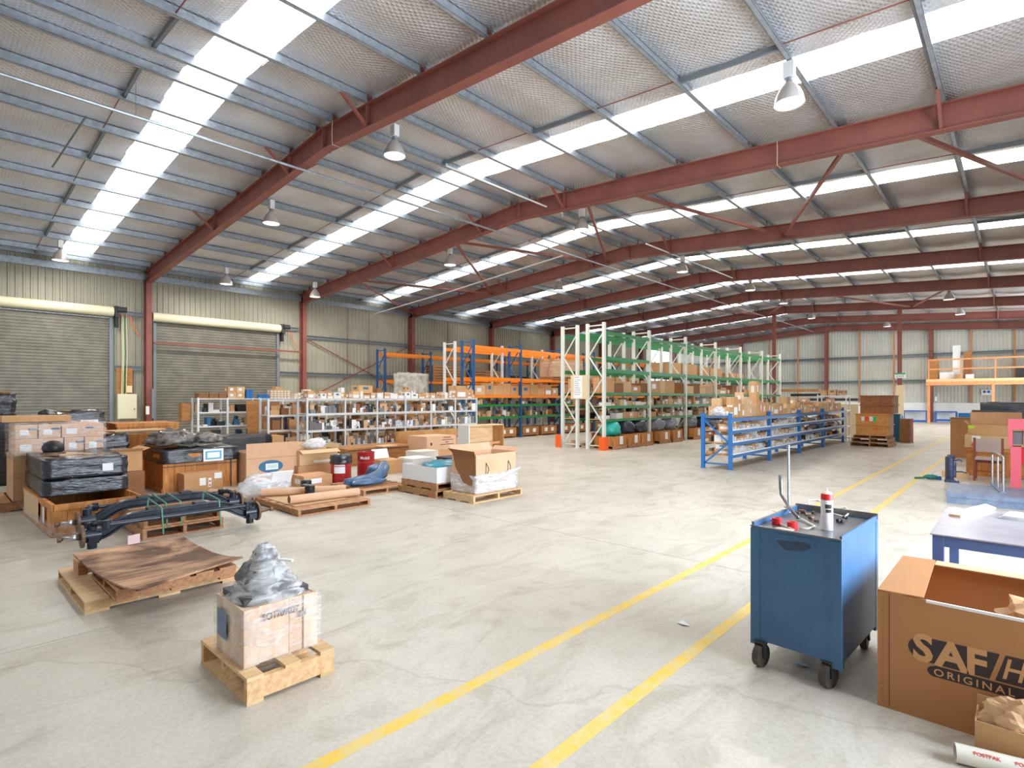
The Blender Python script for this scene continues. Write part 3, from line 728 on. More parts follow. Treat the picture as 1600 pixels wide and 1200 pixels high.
# ---------------------------------------------------------------- racks
# low blue shelving
BY = [12.62, 15.28, 17.93, 20.57, 23.42]
rack('blue low long-span shelving crowded with small boxed parts', (-5.58, -4.86), BY, 1.3, [1.18, .9, .62, .34], M_blue, M_blue, up=(.075, .075), beam_h=.075, deck=1.0, zig=.5, name='long_span_shelving', cat='shelving')
MB_ = None
for k in range(4):
    for j, z in enumerate((.34, .62, .9)):
        tag(MB().box(-4.865, BY[k]+.05, z+.001, -4.845, BY[k+1]-.05, z+.03).build('shelf_lip', M_label), 'white plastic lip along the %s shelf up, %s blue bay' % (ORD[j], ORD[k]), 'shelf edge', 'white lips of the blue shelving')
for k in range(4):
    y0, y1 = BY[k]+.05, BY[k+1]-.05
    for j, z in enumerate((.34, .62, .9)):
        nm = 'small parts box on the %s shelf up, %s bay of the blue shelving' % (ORD[j], ORD[k])
        if k < 2:
            fill(-5.3, -4.9, y0, y1, z, (.07, .17), (.13, .3) if k else (.12, .26), nm, 'parts boxes in the blue shelving', WHITE, 'parts_box', p=.95, stack=.25)
            clutter('loose_parts', 'loose small parts behind boxes, %s shelf of the %s blue bay' % (ORD[j], ORD[k]), 'parts', -5.54, -5.32, y0, y1, z, .14, 22)
        else: clutter('loose_parts', 'bagged and boxed small parts, %s shelf of the %s blue bay' % (ORD[j], ORD[k]), 'parts', -5.53, -4.9, y0, y1, z, .15, 70, mats_=[M_label, M_wbox, M_grey, M_cardl, M_dark, M_card])
    MB().box(0, 0, 0, .6, y1-y0, .012).build('shelf_board', M_plyx).location = (-5.52, y0, 1.181)
    o = bpy.data.objects[-1] if False else None
    hs = ((.22, .5), (.14, .34), (.16, .36), (.18, .36))[k]
    fill(-5.5, -4.92, y0, y1, 1.195, hs, (.14, .3) if k == 0 else (.2, .42), 'brown carton standing on top of the %s bay of the blue shelving' % ORD[k], 'cartons on top of the blue shelving', [CART[0], CART[1], CART[3], CART[5], CART[6]], rows=2, stack=.3)
for i, o in enumerate([o for o in C.objects if o.name.startswith('shelf_board') and o.parent is None]): tag(o, 'thin chipboard panel topping the %s bay of the blue shelving' % ORD[i], 'board')
b = MB(); ico(b, (-5.2, 12.75, 1.33), (.34, .3, .26), .12, 3, 4, m=None, flat=1.19); tag(b.build('plastic_bag', M_filmw, smooth=True), 'cloudy plastic bag on the front end of the blue shelving', 'bag')
# grey wire shelf beyond it
rack('tall bare metal shelf standing behind the far end of the blue shelving', (-5.85, -4.85), [23.75, 24.35], 1.8, [1.75, 1.2, .6, .2], M_silver, M_silver, up=(.035, .035), beam_h=.04, deck=2, deck_m=M_silver, name='metal_shelf', cat='shelving')
fill(-5.8, -4.9, 23.85, 24.3, 1.76, (.18, .26), (.4, .45), 'brown carton on top of the tall metal shelf', 'cartons on the tall metal shelf', [CART[0], CART[4]], rows=3)
# green and white double rack
GX = [(-11.42, -10.72), (-10.40, -9.68)]; GY = [14.75+2.88*k for k in range(7)]
glev = [3.78, 2.98, 2.58, 1.83, (1.40), (.97)]
for q, (xa, xb) in enumerate(GX):
    sk = (lambda k, j: j == 1 and k > 0) if q else (lambda k, j: j == 1)
    rack('tall white and green pallet rack, %s of the back-to-back pair' % ('front row facing the open floor' if q else 'rear row facing the orange racks'), (xa, xb), GY, 4.06, [(3.78, .11, M_green), (2.98, .11, M_green), (2.58, .12, M_green), (1.83, .09, M_green), (1.40, .09, M_green), (.97, .08, M_green)], M_offw, M_green, up=(.1, .09), brace_m=M_offw, deck=2.0, zig=.72, skip=sk)
for x, lab in ((GX[0][0], 'left'), (GX[1][1], 'right')):
    b = MB(); s = 1 if lab == 'right' else -1
    b.box(x-.11, 14.55, 0, x+.11, 14.57, .42); b.box(x+s*.09, 14.57, 0, x+s*.11, 14.78, .42)
    tag(b.build('corner_guard', M_orb), 'orange corner guard at the %s foot of the green rack' % ('front' if lab == 'right' else 'rear'), 'guard')
t = thing('notice_board', 'plywood notice panel with white sheet tied across the green rack end', 'sign', (-10.98, 14.677, 1.62))
MB().box(0, 0, 0, .66, .02, .78).build('backing', M_beige, t); MB().box(.12, -.004, .03, .46, 0, .76).build('sheet', M_label, t)
lettering('NOTICE', .05, M_inkr, t, (.15, -.006, .69), FACE_Y)
b = MB()
for i in range(9): b.box(.15, -.0055, .62-i*.06, .15+R.uniform(.14, .28), -.0045, .63-i*.06)
b.build('print_lines', M_ink, t)
for k in range(6):
    y0, y1 = GY[k]+.06, GY[k+1]-.06
    for j, (z, h) in enumerate(((.97, .3), (1.40, .3), (1.83, .55))):
        nm = 'brown carton, %s green level of the %s bay, front white and green rack' % (ORD[j], ORD[k])
        xx0, xx1 = GX[1][0]+.08, GX[1][1]-.06
        if j == 2:
            if k < 4: fill(xx0, xx1, y0, y1, z, (.25, .48), (.4, .8), nm, 'cartons in the green rack', CART[:3]+CART[5:], p=.85)
        elif k < 4:
            fill(xx0+.24, xx1, y0, y1, z, (.1, .26), (.16, .42), nm, 'cartons in the green rack', CART[:2]+WHITE[:3]+CART[3:], p=.72, stack=.15)
            clutter('loose_parts', 'loose dark and white parts, %s green level of the %s bay' % (ORD[j], ORD[k]), 'parts', xx0, xx0+.23, y0, y1, z, .26, 16, mats_=[M_dark, M_grey, M_label, M_cardl], smax=.22)
        else: clutter('loose_parts', 'loose parts and boxes, %s green level of the %s bay' % (ORD[j], ORD[k]), 'parts', xx0, xx1, y0, y1, z, .28, 40, mats_=[M_card, M_dark, M_grey, M_cardl, M_card], smax=.35)
    for j, (z, h) in enumerate(((.0, .5), (.97, .3), (1.40, .3), (1.83, .5))):
        if k < 5: clutter('loose_parts', 'boxed parts on the %s level of the %s bay, rear white and green rack' % (('floor', 'first', 'second', 'third')[j], ORD[k]), 'parts', GX[0][0]+.08, GX[0][1]-.08, y0, y1, z, h, 20, mats_=[M_card, M_cardd, M_dark, M_card, M_cardl], smax=.45)
# big long cartons on the 2.58 level
for i, (y, l, h, x) in enumerate(((20.6, 2.6, .52, -11.35), (23.5, 2.4, .45, -11.35), (27.0, 1.6, .3, -11.35))):
    t = thing('long_carton', ('long brown carton lying high on the green rack, nearest of three', 'second long brown carton high on the green rack', 'farthest and lowest long carton high on the green rack')[i], 'box', (x, y, 2.585), group='long cartons high on the green rack')
    b = MB(); b.box(0, 0, 0, .9, l, h); b.build('carton_body', M_card, t); MB().box(.9, l*.4, .0, .903, l*.43, h).build('strap', M_dark, t)
for i, (y, n) in enumerate(((23.7, 3), (24.9, 2), (26.6, 3), (28.2, 2))):
    for q in range(n):
        place_box(CART[(i+q) % 3], 'carton', 'brown carton stacked on a pallet on the third green level, %s cluster' % ORD[i], 'box', -10.3+.02*q, y+.28*(q % 2), 1.84+.0+.2*(q//2), .5, .36, .2, 'cartons on pallets in the green rack')
# pallets with bagged engines on the floor, front row of the green rack
M_bagg = mat('dark_plastic_bag', (62, 64, 72), .3, bump=.8, bscale=5)
M_bagc = film('grey_plastic_bag', (150, 154, 162), .5, .95)
M_bagt = mat('turquoise_bag', (40, 176, 160), .35, bump=.8, bscale=5)
spots = [(14.95, M_bagt, 'turquoise bag, nearest in the green rack'), (15.85, M_bagg, 'black bag, second in the green rack'), (16.7, M_bagg, 'black bag, third in the green rack'),
         (18.0, M_bagc, 'grey bag, fourth in the green rack'), (19.0, M_bagc, 'grey bag, fifth in the green rack'), (20.75, M_bagc, 'grey bag, sixth in the green rack'), (21.8, M_bagg, 'dark bag, seventh in the green rack'), (22.8, M_bagc, 'pale bag, eighth in the green rack')]
for i, (y, mm, lab) in enumerate(spots):
    y1 = y+.82; xa, xb = -10.28, -9.5+(.02 if i else 0)
    pallet('low pallet under the %s crate in the front green rack' % ORD[i], xa, xb, y, y1, 0, .12, nb=5, group='pallets along the floor of the green rack')
    t = thing('timber_crate', 'timber crate with white label below the %s' % lab, 'crate', (xa+.03, y+.03, .121), group='engine crates in the green rack')
    n = 5; L = y1-y-.06; W = xb-xa-.06; h = .34 if i else .3
    for q in range(n):
        MB().box(W-.02, L*q/n+.003, 0, W, L*(q+1)/n-.003, h).build('plank', M_crate, t)
        MB().box(W*q/n+.003, 0, 0, W*(q+1)/n-.003, .02, h).build('plank', M_crate, t)
    MB().box(.01, .022, .01, W-.022, L-.01, h-.02).build('filling', M_cardd, t)
    MB().box(W+.001, L*.5, .03, W+.004, L*.5+.2, .29).build('label', M_label, t)
    b = MB(); ico(b, (xa+W/2+.02, y+L/2, .121+h+.2), (W*.95, L*.9, .62 if i else .6), .3, 3, i+1, m=None, flat=.121+h); tag(b.build('bagged_engine', mm, smooth=True), 'bulky load in a %s' % lab, 'bag', 'bagged loads in the green rack')
# orange racks
OX = [(-17.28, -16.56), (-16.22, -15.48)]; OY = [14.5+2.72*k for k in range(8)]
for q, (xa, xb) in enumerate(OX):
    lv = [(3.7, .13, M_orange), (2.48, .13, M_orange), (1.76, .1, M_orange)] + ([(1.40, .09, M_green), (.90, .09, M_green)] if q else [])
    rack('blue and orange pallet rack, %s of the pair behind the silver shelving' % ('front row' if q else 'rear row'), (xa, xb), OY, 3.92, lv, M_blued if q else M_silver, M_orange, up=(.09, .08), deck=1.8, zig=.72)
for k in range(7):
    y0, y1 = OY[k]+.06, OY[k+1]-.06; x0, x1 = OX[1][0]+.08, OX[1][1]-.05
    g = 'cartons in the front orange rack'
    if k < 4:
        fill(x0, x1, y0, y1, 1.765, (.3, .55), (.4, .7), 'large carton on the orange level below mid height, %s bay' % ORD[k], g, CART[:1]+CART[3:], p=.95)
    clutter('loose_parts', 'small boxed parts on the upper green level, %s bay of the orange rack' % ORD[k], 'parts', x0, x1, y0, y1, 1.405, .22, 36, smax=.22)
    clutter('loose_parts', 'small boxed parts on the lower green level, %s bay of the orange rack' % ORD[k], 'parts', x0, x1, y0, y1, .905, .28, 36, smax=.25)
    for q in range(2):
        yy = y0+.1+q*1.25
        if k < 4: 
            t = thing('timber_crate', 'low timber crate with two white labels, %s along the floor of the orange rack' % ORD[k*2+q], 'crate', (x0, yy, 0), group='low crates under the orange rack')
            MB().box(0, 0, .06, x1-x0, 1.05, .42).build('crate_body', M_ply, t); MB().box(.05, .02, 0, x1-x0-.05, .1, .06).build('skid', M_hard, t); MB().box(.05, .95, 0, x1-x0-.05, 1.03, .06).build('skid', M_hard, t)
            for u in (.2, .65): MB().box(x1-x0+.001, u, .18, x1-x0+.004, u+.2, .34).build('label', M_label, t)
    if k < 6: clutter('loose_parts', 'cartons at low level, %s bay of the rear orange rack' % ORD[k], 'parts', OX[0][0]+.08, OX[0][1]-.05, y0, y1, 1.765, .5, 9, mats_=[M_card, M_dark, M_cardd], smax=.5)
t = thing('wrapped_carton', 'big shrink wrapped brown carton on the upper orange level', 'box', (-16.2, 19.3, 2.485))
MB().box(.02, .02, 0, .76, 2.2, .12).build('pallet_base', M_hard, t); b = MB(); softbox(b, 0, 0, .12, .8, 2.25, .95, .015, 3); b.build('carton_body', M_card, t); b = MB(); softbox(b, -.01, -.01, .12, .815, 2.26, .8, .02, 5); b.build('wrap', M_film, t, smooth=True)
for i in range(4): place_box(CART[(0, 4, 1, 6)[i]], 'carton', 'brown carton on the upper orange level, %s beyond the wrapped one' % ORD[i], 'box', -16.15, 22.0+i*1.3, 2.485, .7, 1.0, .55, 'cartons on the upper orange level')
# blue drums far along
b = None
M_dblue = mat('drum_blue', (50, 84, 130), .4)
for i in range(5):
    t = thing('drum', 'blue drum with white band standing high on the far orange rack', 'drum', (-15.85, 26.6+i*.72, 1.77), group='blue drums on the orange rack')
    b = MB(); b.lathe([(0, 0), (.28, 0), (.28, .28), (.29, .3), (.28, .32), (.28, .56), (.29, .58), (.28, .6), (.28, .68), (.0, .68)], 18); b.build('drum_body', M_dblue, t, auto=True)
    MB().cyl((0, 0, .34), (0, 0, .54), .284, 18, caps=False).build('band', M_label, t)
# far rack against the left wall
WY = [14.82+2.72*k for k in range(7)]
rack('orange and blue pallet rack standing against the left wall', (-22.62, -21.9), WY, 3.98, [(3.8, .14, M_orange), (2.5, .12, M_orange)], M_blued, M_orange, up=(.09, .08), zig=.72)
for k in range(3, 6):
    clutter('loose_parts', 'long dark goods on the wall rack, %s bay' % ORD[k], 'parts', -22.5, -22.0, WY[k]+.1, WY[k+1]-.1, 2.51, .5, 10, mats_=[M_dark, M_hard, M_dark], smax=.6)
for i in range(6): pallet('empty pallet stored on edge level of the wall rack, %s from the bottom' % ORD[i], -22.55, -21.95, 17.7, 19.9, 2.51+i*.14, .13, deck='x', nb=7, group='empty pallets on the wall rack')
for i in range(5): pallet('empty pallet stored in the next wall rack bay, %s from the bottom' % ORD[i], -22.55, -21.95, 20.5, 22.6, 2.51+i*.14, .13, deck='x', nb=7, group='empty pallets on the wall rack')
# silver shelving, long run
SX = (-13.75, -13.2); SY = [6.62, 7.68, 8.67, 9.63, 10.58, 11.56, 12.49]
rack('silver long-span shelving packed with loose parts, running away behind the drums', SX, SY, 1.66, [(1.64, .035, M_silver), (1.26, .055, M_silver), (.83, .055, M_silver), (.39, .055, M_silver)], M_silver, M_silver, up=(.045, .045), deck=1.7, deck_m=M_silver, name='long_span_shelving', cat='shelving', xbrace=False)
for k in range(6):
    y0, y1 = SY[k]+.03, SY[k+1]-.03
    for j, (z, h) in enumerate(((.39, .26), (.83, .26), (1.26, .24))):
        fill(SX[0]+.06, SX[1]-.22, y0, y1, z, (.12, h+.06), (.1, .24), 'small carton at the back of the %s shelf, %s silver bay' % (ORD[j], ORD[k]), 'small cartons in the silver shelving', CART+WHITE[:2], p=.8)
        clutter('loose_parts', 'bagged metal parts along the %s shelf of the %s silver bay' % (ORD[j], ORD[k]), 'parts', SX[1]-.2, SX[1]-.02, y0, y1, z, .24, 34, mats_=[M_grey, M_dark, M_label, M_cardd, M_grey, M_filmw, M_cardl], smax=.2)
    fill(SX[0]+.03, SX[1]-.02, y0-.02, y1+.02, 1.642, (.07, .2), (.1, .26), 'small box on top of the %s bay of the long silver shelving' % ORD[k], 'boxes on top of the long silver shelving', CART+WHITE, rows=2, stack=.3)
place_box(CART[4], 'carton', 'larger brown carton with dark print standing up above the second silver bay', 'box', -13.7, 8.15, 1.78, .4, .42, .22)
place_box(CART[5], 'carton', 'tall carton with a large white sheet on the far silver shelving', 'box', -13.6, 11.6, 1.645, .4, .42, .4)
place_box(CART[0], 'carton', 'plain tall carton right beside the one with the white sheet', 'box', -13.6, 12.05, 1.645, .35, .32, .28)
# second silver run behind
S2X = (-15.05, -14.5); S2Y = [6.2, 7.4, 8.6, 9.8, 11.0, 12.2]
rack('second silver shelving run seen through the first', S2X, S2Y, 1.63, [(1.6, .035, M_silver), (1.2, .05, M_silver), (.8, .05, M_silver), (.4, .05, M_silver)], M_silver, M_silver, up=(.05, .05), deck=1.7, deck_m=M_silver, name='long_span_shelving', cat='shelving', xbrace=False)
for k in range(5):
    for j, z in enumerate((.4, .8, 1.2)):
        clutter('loose_parts', 'small cartons and parts, %s shelf of the %s bay in the second silver run' % (ORD[j], ORD[k]), 'parts', S2X[0]+.04, S2X[1]-.02, S2Y[k]+.03, S2Y[k+1]-.03, z, .32, 34, mats_=[M_card, M_cardl, M_dark, M_wbox, M_cardd, M_card], smax=.28)
# left silver shelving by the roller door
LX = (-17.55, -17.0); LY = [5.3, 6.08, 7.0, 7.72, 8.4, 9.2]
rack('left-hand silver shelving in front of the second roller shutter', LX, LY, 1.66, [(1.64, .03, M_silver), (1.25, .035, M_silver), (.85, .035, M_silver), (.45, .035, M_silver)], M_silver, M_silver, up=(.05, .045), deck=1.7, deck_m=M_silver, name='long_span_shelving', cat='shelving', xbrace=False)
for k in range(5):
    y0, y1 = LY[k]+.04, LY[k+1]-.04
    for j, z in enumerate((.45, .85, 1.25)):
        clutter('loose_parts', 'dark and white parts, %s shelf of the %s bay of the left silver shelving' % (ORD[j], ORD[k]), 'parts', LX[0]+.04, LX[1]-.02, y0, y1, z, .27, 12, mats_=[M_dark, M_black, M_card, M_wbox, M_inkb, M_dark], smax=.24)
def stackboxes(y0, dy, ny, nz, dz, dx, meshes, label, group, z0=1.642, x1=-17.03):
    for i in range(ny):
        for j in range(nz): place_box(meshes[(i+j) % len(meshes)], 'parts_box', label, 'box', x1-dx, y0+i*dy, z0+j*(dz+.001), dx, dy-.008, dz, group)
for i, (y, w_) in enumerate(((5.32, .26), (5.6, .24), (5.86, .2))):
    place_box(CART[2], 'carton', '%s low round-cornered brown carton on top of the left silver shelving' % ('nearest', 'middle', 'last')[i], 'box', -17.4, y, 1.642, .36, w_, .15)
stackboxes(6.1, .24, 2, 2, .17, .35, [CART[3], CART[1]], 'large labelled carton in the pair of stacks above the second bay, left silver shelving', 'stacked cartons over the second bay')
stackboxes(6.62, .1, 2, 1, .26, .2, BLUEB[:1], 'upright bright blue box on top of the left silver shelving', 'blue boxes on the left silver shelving')
stackboxes(7.0, .1, 3, 2, .06, .2, BLUEB[:1], 'small blue box in the low stack on the left silver shelving', 'small blue boxes on the left silver shelving')
stackboxes(7.34, .105, 6, 4, .065, .25, [WHITE[1]], 'small brown box with white end label in the neat stack on the left silver shelving', 'neat stack of small brown boxes')
place_box(CART[0], 'carton', 'brown carton sitting on the neat stack of small boxes', 'box', -17.28, 7.5, 1.91, .25, .2, .1)
stackboxes(8.1, .12, 8, 2, .09, .25, WHITE[:3], 'white wrapped packet in the pile at the right end, left silver shelving', 'white packets on the left silver shelving')
# leaning boards
t = thing('plywood_sheet', 'large brown plywood sheet leaning against the left silver shelving', 'board', (-16.25, 6.38, 0)); t.rotation_euler = (0, -.12, 0)
MB().box(-.02, 0, 0.02, 0, .36, 1.58).build('panel', M_ply, t); MB().box(-.02, .37, 0.02, 0, .97, 1.56).build('panel', mat('plywood_brown', (150, 106, 66), .7, col2=(128, 86, 50), nscale=2), t)
t = thing('plywood_sheet', 'lower orange plywood sheet leaning in front of the brown one', 'board', (-15.6, 6.45, 0)); t.rotation_euler = (0, -.1, 0)
MB().box(-.02, 0, 0.01, 0, .84, .78).build('panel', M_plyx, t)
o = MB().box(-17.7, 5.0, 1.0, -17.4, 5.25, 1.5).build('board', M_ply); tag(o, 'small orange board at the left end of the silver shelving', 'board')

# stack between the silver shelving and the wall rack
ya, _ = atX(632, 600, -19.0); yb, _ = atX(672, 600, -19.0)
t = thing('crate_stack', 'brown crate stack standing between the silver shelving and the wall rack', 'crate', (-19.9, ya, 0))
for i in range(3): MB().box(0, .0, .1+.56*i, .9, yb-ya+.35, .64+.56*i).build('crate_body', M_ply, t); MB().box(.02, .05, .56*i, .88, .15, .1+.56*i-.001).build('skid', M_hard, t)
t = thing('wrapped_load', 'white film wrapped load on the crate stack before the wall rack', 'wrapped load', (-19.85, ya+.05, 1.765))
b = MB(); softbox(b, 0, 0, 0, .8, yb-ya-.1, .95, .03, 77, 6); b.build('film', mat('white_wrap', (214, 210, 200), .35, bump=.8, bscale=6, namt=.3), t, smooth=True)

# ---------------------------------------------------------------- helpers for crates and open cartons
def plank_crate(name, label, x0, y0, z0, dx, dy, h, n=6, vert=True, m=None, group=None, rz=0, open_top=True, strap=False, fill=None, wall=.022, battens=True):
    t = thing(name, label, 'crate', (x0, y0, z0), rz, group); m = m or M_crate
    for (L, side) in ((dx, 's'), (dx, 'n'), (dy, 'e'), (dy, 'w')):
        k = n if L >= max(dx, dy)*.8 else max(3, int(n*.7))
        for i in range(k):
            if vert: a, b_, za, zb = L*i/k+.002, L*(i+1)/k-.002, 0, h
            else: a, b_, za, zb = 0, L, h*i/k+.002, h*(i+1)/k-.002
            if side in 'ew': a, b_ = max(a, wall+.001), min(b_, dy-wall-.001)
            bx = {'s': (a, 0, za, b_, wall, zb), 'n': (a, dy-wall, za, b_, dy, zb), 'e': (dx-wall, a, za, dx, b_, zb), 'w': (0, a, za, wall, b_, zb)}[side]
            MB().box(*bx).build('plank', m, t)
    if battens:
        for za, zb in ((.0, .07), (h-.07, h)):
            MB().box(dx+.001, 0, za, dx+.02, dy, zb).build('batten', m, t); MB().box(0, -.02, za, dx, -.001, zb).build('batten', m, t)
    if not open_top:
        for i in range(n): MB().box(dx*i/n+.002, wall, h-.02, dx*(i+1)/n-.002, dy-wall, h-.001).build('plank', m, t)
    if fill is not None: MB().box(wall+.002, wall+.002, .01, dx-wall-.002, dy-wall-.002, fill).build('filling', M_cardd, t)
    return t
def open_carton(label, x0, y0, z0, dx, dy, h, rz=0, m=None, flaps=((.0,.0),)*4, name='open_carton', group=None, wall=.006, inner=None):
    """flaps: for sides s, e, n, w: (length, angle from upright outwards) ; 0 length = none"""
    t = thing(name, label, 'box', (x0, y0, z0), rz, group); m = m or M_card
    b = MB(); b.box(0,0,0,dx,dy,.006); b.box(0,0,.006,dx,wall,h); b.box(0,dy-wall,.006,dx,dy,h); b.box(0,wall,.006,wall,dy-wall,h); b.box(dx-wall,wall,.006,dx,dy-wall,h)
    b.build('carton_body', m, t)
    for sd, (L, a) in zip('senw', flaps):
        if L <= 0: continue
        s, c = math.sin(a)*L, math.cos(a)*L; w_ = wall
        b = MB()
        if sd == 's': P = [(0,0,h),(dx,0,h),(dx,-s,h+c),(0,-s,h+c)]; o = (0, w_, 0)
        if sd == 'n': P = [(0,dy,h),(dx,dy,h),(dx,dy+s,h+c),(0,dy+s,h+c)]; o = (0, -w_, 0)
        if sd == 'e': P = [(dx,0,h),(dx,dy,h),(dx+s,dy,h+c),(dx+s,0,h+c)]; o = (-w_, 0, 0)
        if sd == 'w': P = [(0,0,h),(0,dy,h),(-s,dy,h+c),(-s,0,h+c)]; o = (w_, 0, 0)
        if abs(math.cos(a)) < .7: o = (0, 0, w_)
        Q = [tuple(u+v for u, v in zip(p, o)) for p in P]
        b.add(P+Q, [(0,1,2,3),(7,6,5,4),(0,4,5,1),(1,5,6,2),(2,6,7,3),(3,7,4,0)]); b.build('flap', m, t)
    if inner: MB().box(wall*1.5, wall*1.5, .008, dx-wall*1.5, dy-wall*1.5, inner).build('filling', M_cardd, t)
    return t

# ---------------------------------------------------------------- small pallet with crate and wrapped machine
pallet('small new pine pallet on the bare floor under the wrapped crate', -3.74, -3.03, 1.18, 1.69, 0, .15, deck='x', nb=3, m=(M_pine, M_piney), gaps=1.9, nbot=2)
t = thing('shipping_crate', 'pale plywood crate wrapped in clear film, standing on the small pine pallet', 'crate', (-3.56, 1.21, .1505))
CX, CY, CH = .40, .43, .32
for (a, b_) in ((0, .085), (.087, .26), (.262, .345), (.347, CY)):
    MB().box(CX-.014, a, 0, CX, b_, CH).build('panel', M_pinec, t)
for (a, b_) in ((.0, .08), (.082, CX-.082), (CX-.08, CX-.015)): MB().box(a, 0, 0, b_, .014, CH).build('panel', M_pinec, t)
MB().box(0, CY-.014, 0, CX-.015, CY, CH).build('panel', M_pinec, t); MB().box(0, .015, 0, .014, CY-.015, CH).build('panel', M_pinec, t)
MB().box(.015, .015, CH-.02, CX-.015, CY-.015, CH-.004).build('lid', M_pinec, t)
for (a, b_) in ((.0, .085), (CY-.085, CY)):
    MB().box(CX+.0005, a, 0, CX+.012, b_, CH).build('cleat', M_pinec, t)
lettering('SO1709027', .056, M_ink, t, (CX+.013, .1, .235), FACE_X, sx=.8)
lettering('B/4', .05, M_ink, t, (CX+.013, .31, .2), FACE_X, sx=.7, shear=.2)
b = MB(); softbox(b, -.012, -.012, -.01, CX+.024, CY+.014, CH-.01, .010, 4, 6, vf=.4); b.build('stretch_wrap', M_film, t, smooth=True)
MB().box(.06, -.0155, .1, .2, -.0145, .26).build('document_pouch', M_bdrape, t)
t = thing('wrapped_machine', 'lumpy grey machine part under clear film on top of the plywood crate', 'machine part', (-3.36, 1.425, .472))
b = MB(); b.box(-.17, -.19, 0, .15, .19, .035); b.build('base_plate', M_dark, t)
b = MB(); ico(b, (-.03, -.02, .1), (.26, .28, .2), .2, 3, 5, flat=.035); ico(b, (-.03, 0, .2), (.13, .14, .17), .25, 2, 8); ico(b, (.03, .06, .1), (.13, .14, .12), .2, 2, 9, flat=.036); b.cyl((-.08,.02,.16), (-.08,.02,.27), .04, 12); b.cyl((0,-.08,.1), (.07,-.12,.1), .035, 10)
b.build('gear_housing', mat('grey_casting', (140, 142, 146), .35, .4, namt=.5, nscale=8), t, smooth=True)
b = MB()
rings = 12; seg = 36; rows = []
for j in range(rings+1):
    f = j/rings; z = .29*f; k = (1-f)**1.25*.8+.2 if f < 1 else .12
    rows.append([((-.03*f - .0) + .21*k*math.copysign(abs(math.cos(2*PI*i/seg))**.75, math.cos(2*PI*i/seg)) + .012*noise.noise(Vector((i*.9, j*.8, 2))), (.215*k*math.copysign(abs(math.sin(2*PI*i/seg))**.75, math.sin(2*PI*i/seg))) + .012*noise.noise(Vector((i*.7, j*.9, 7))), z+.003) for i in range(seg+1)])
b.grid(rows); b.build('stretch_wrap', film('cloudy_stretch_film', (232, 232, 232), .18, .8, rough=.08), t, smooth=True)
b = MB(); b.obox((.1, .07, .2), (.1, .02, .012), .5, M_label); b.build('tag', None, t)
t['label'] = t['label']

# ---------------------------------------------------------------- pallet with warped plywood
pallet('long pale pine pallet lying flat, with the warped brown sheet above its rear', -6.42, -5.22, .84, 1.98, 0, .1, deck='x', nb=5, m=(M_pine, M_piney), gaps=1.45)
pallet('thin tilted pallet right under the warped plywood', -5.9, -5.0, 1.0, 1.86, .1015, .1, deck='x', nb=5)
P4 = [at(x, y, .26) for x, y in ((114, 868), (215, 922), (379.5, 873), (287, 838))]
rows = []; n = 14
for j in range(n+1):
    v = j/n; row = []
    for i in range(n+1):
        u = i/n
        p = Vector((P4[0][0], P4[0][1])).lerp(Vector((P4[1][0], P4[1][1])), u).lerp(Vector((P4[3][0], P4[3][1])).lerp(Vector((P4[2][0], P4[2][1])), u), v)
        z = .215 + .055*(2*u-1)**2 + .03*(u-.5)*(v-.5)
        row.append((p.x, p.y, z))
    rows.append(row)
b = MB(); b.grid(rows); b.grid([[(x, y, z-.014) for x, y, z in r] for r in rows][::-1])
for e in (rows[0], rows[-1], [r[0] for r in rows], [r[-1] for r in rows]): b.grid([[(x, y, z-.014) for x, y, z in e], e])
tag(b.build('plywood_sheet', M_old, smooth=False), 'large warped dark brown weathered plywood sheet on two stacked pallets', 'board')
tag(MB().box(-6.28, .93, .1005, -6.05, 1.0, .2).build('timber_block', M_hard), 'short timber block under the left corner of the warped sheet', 'block')

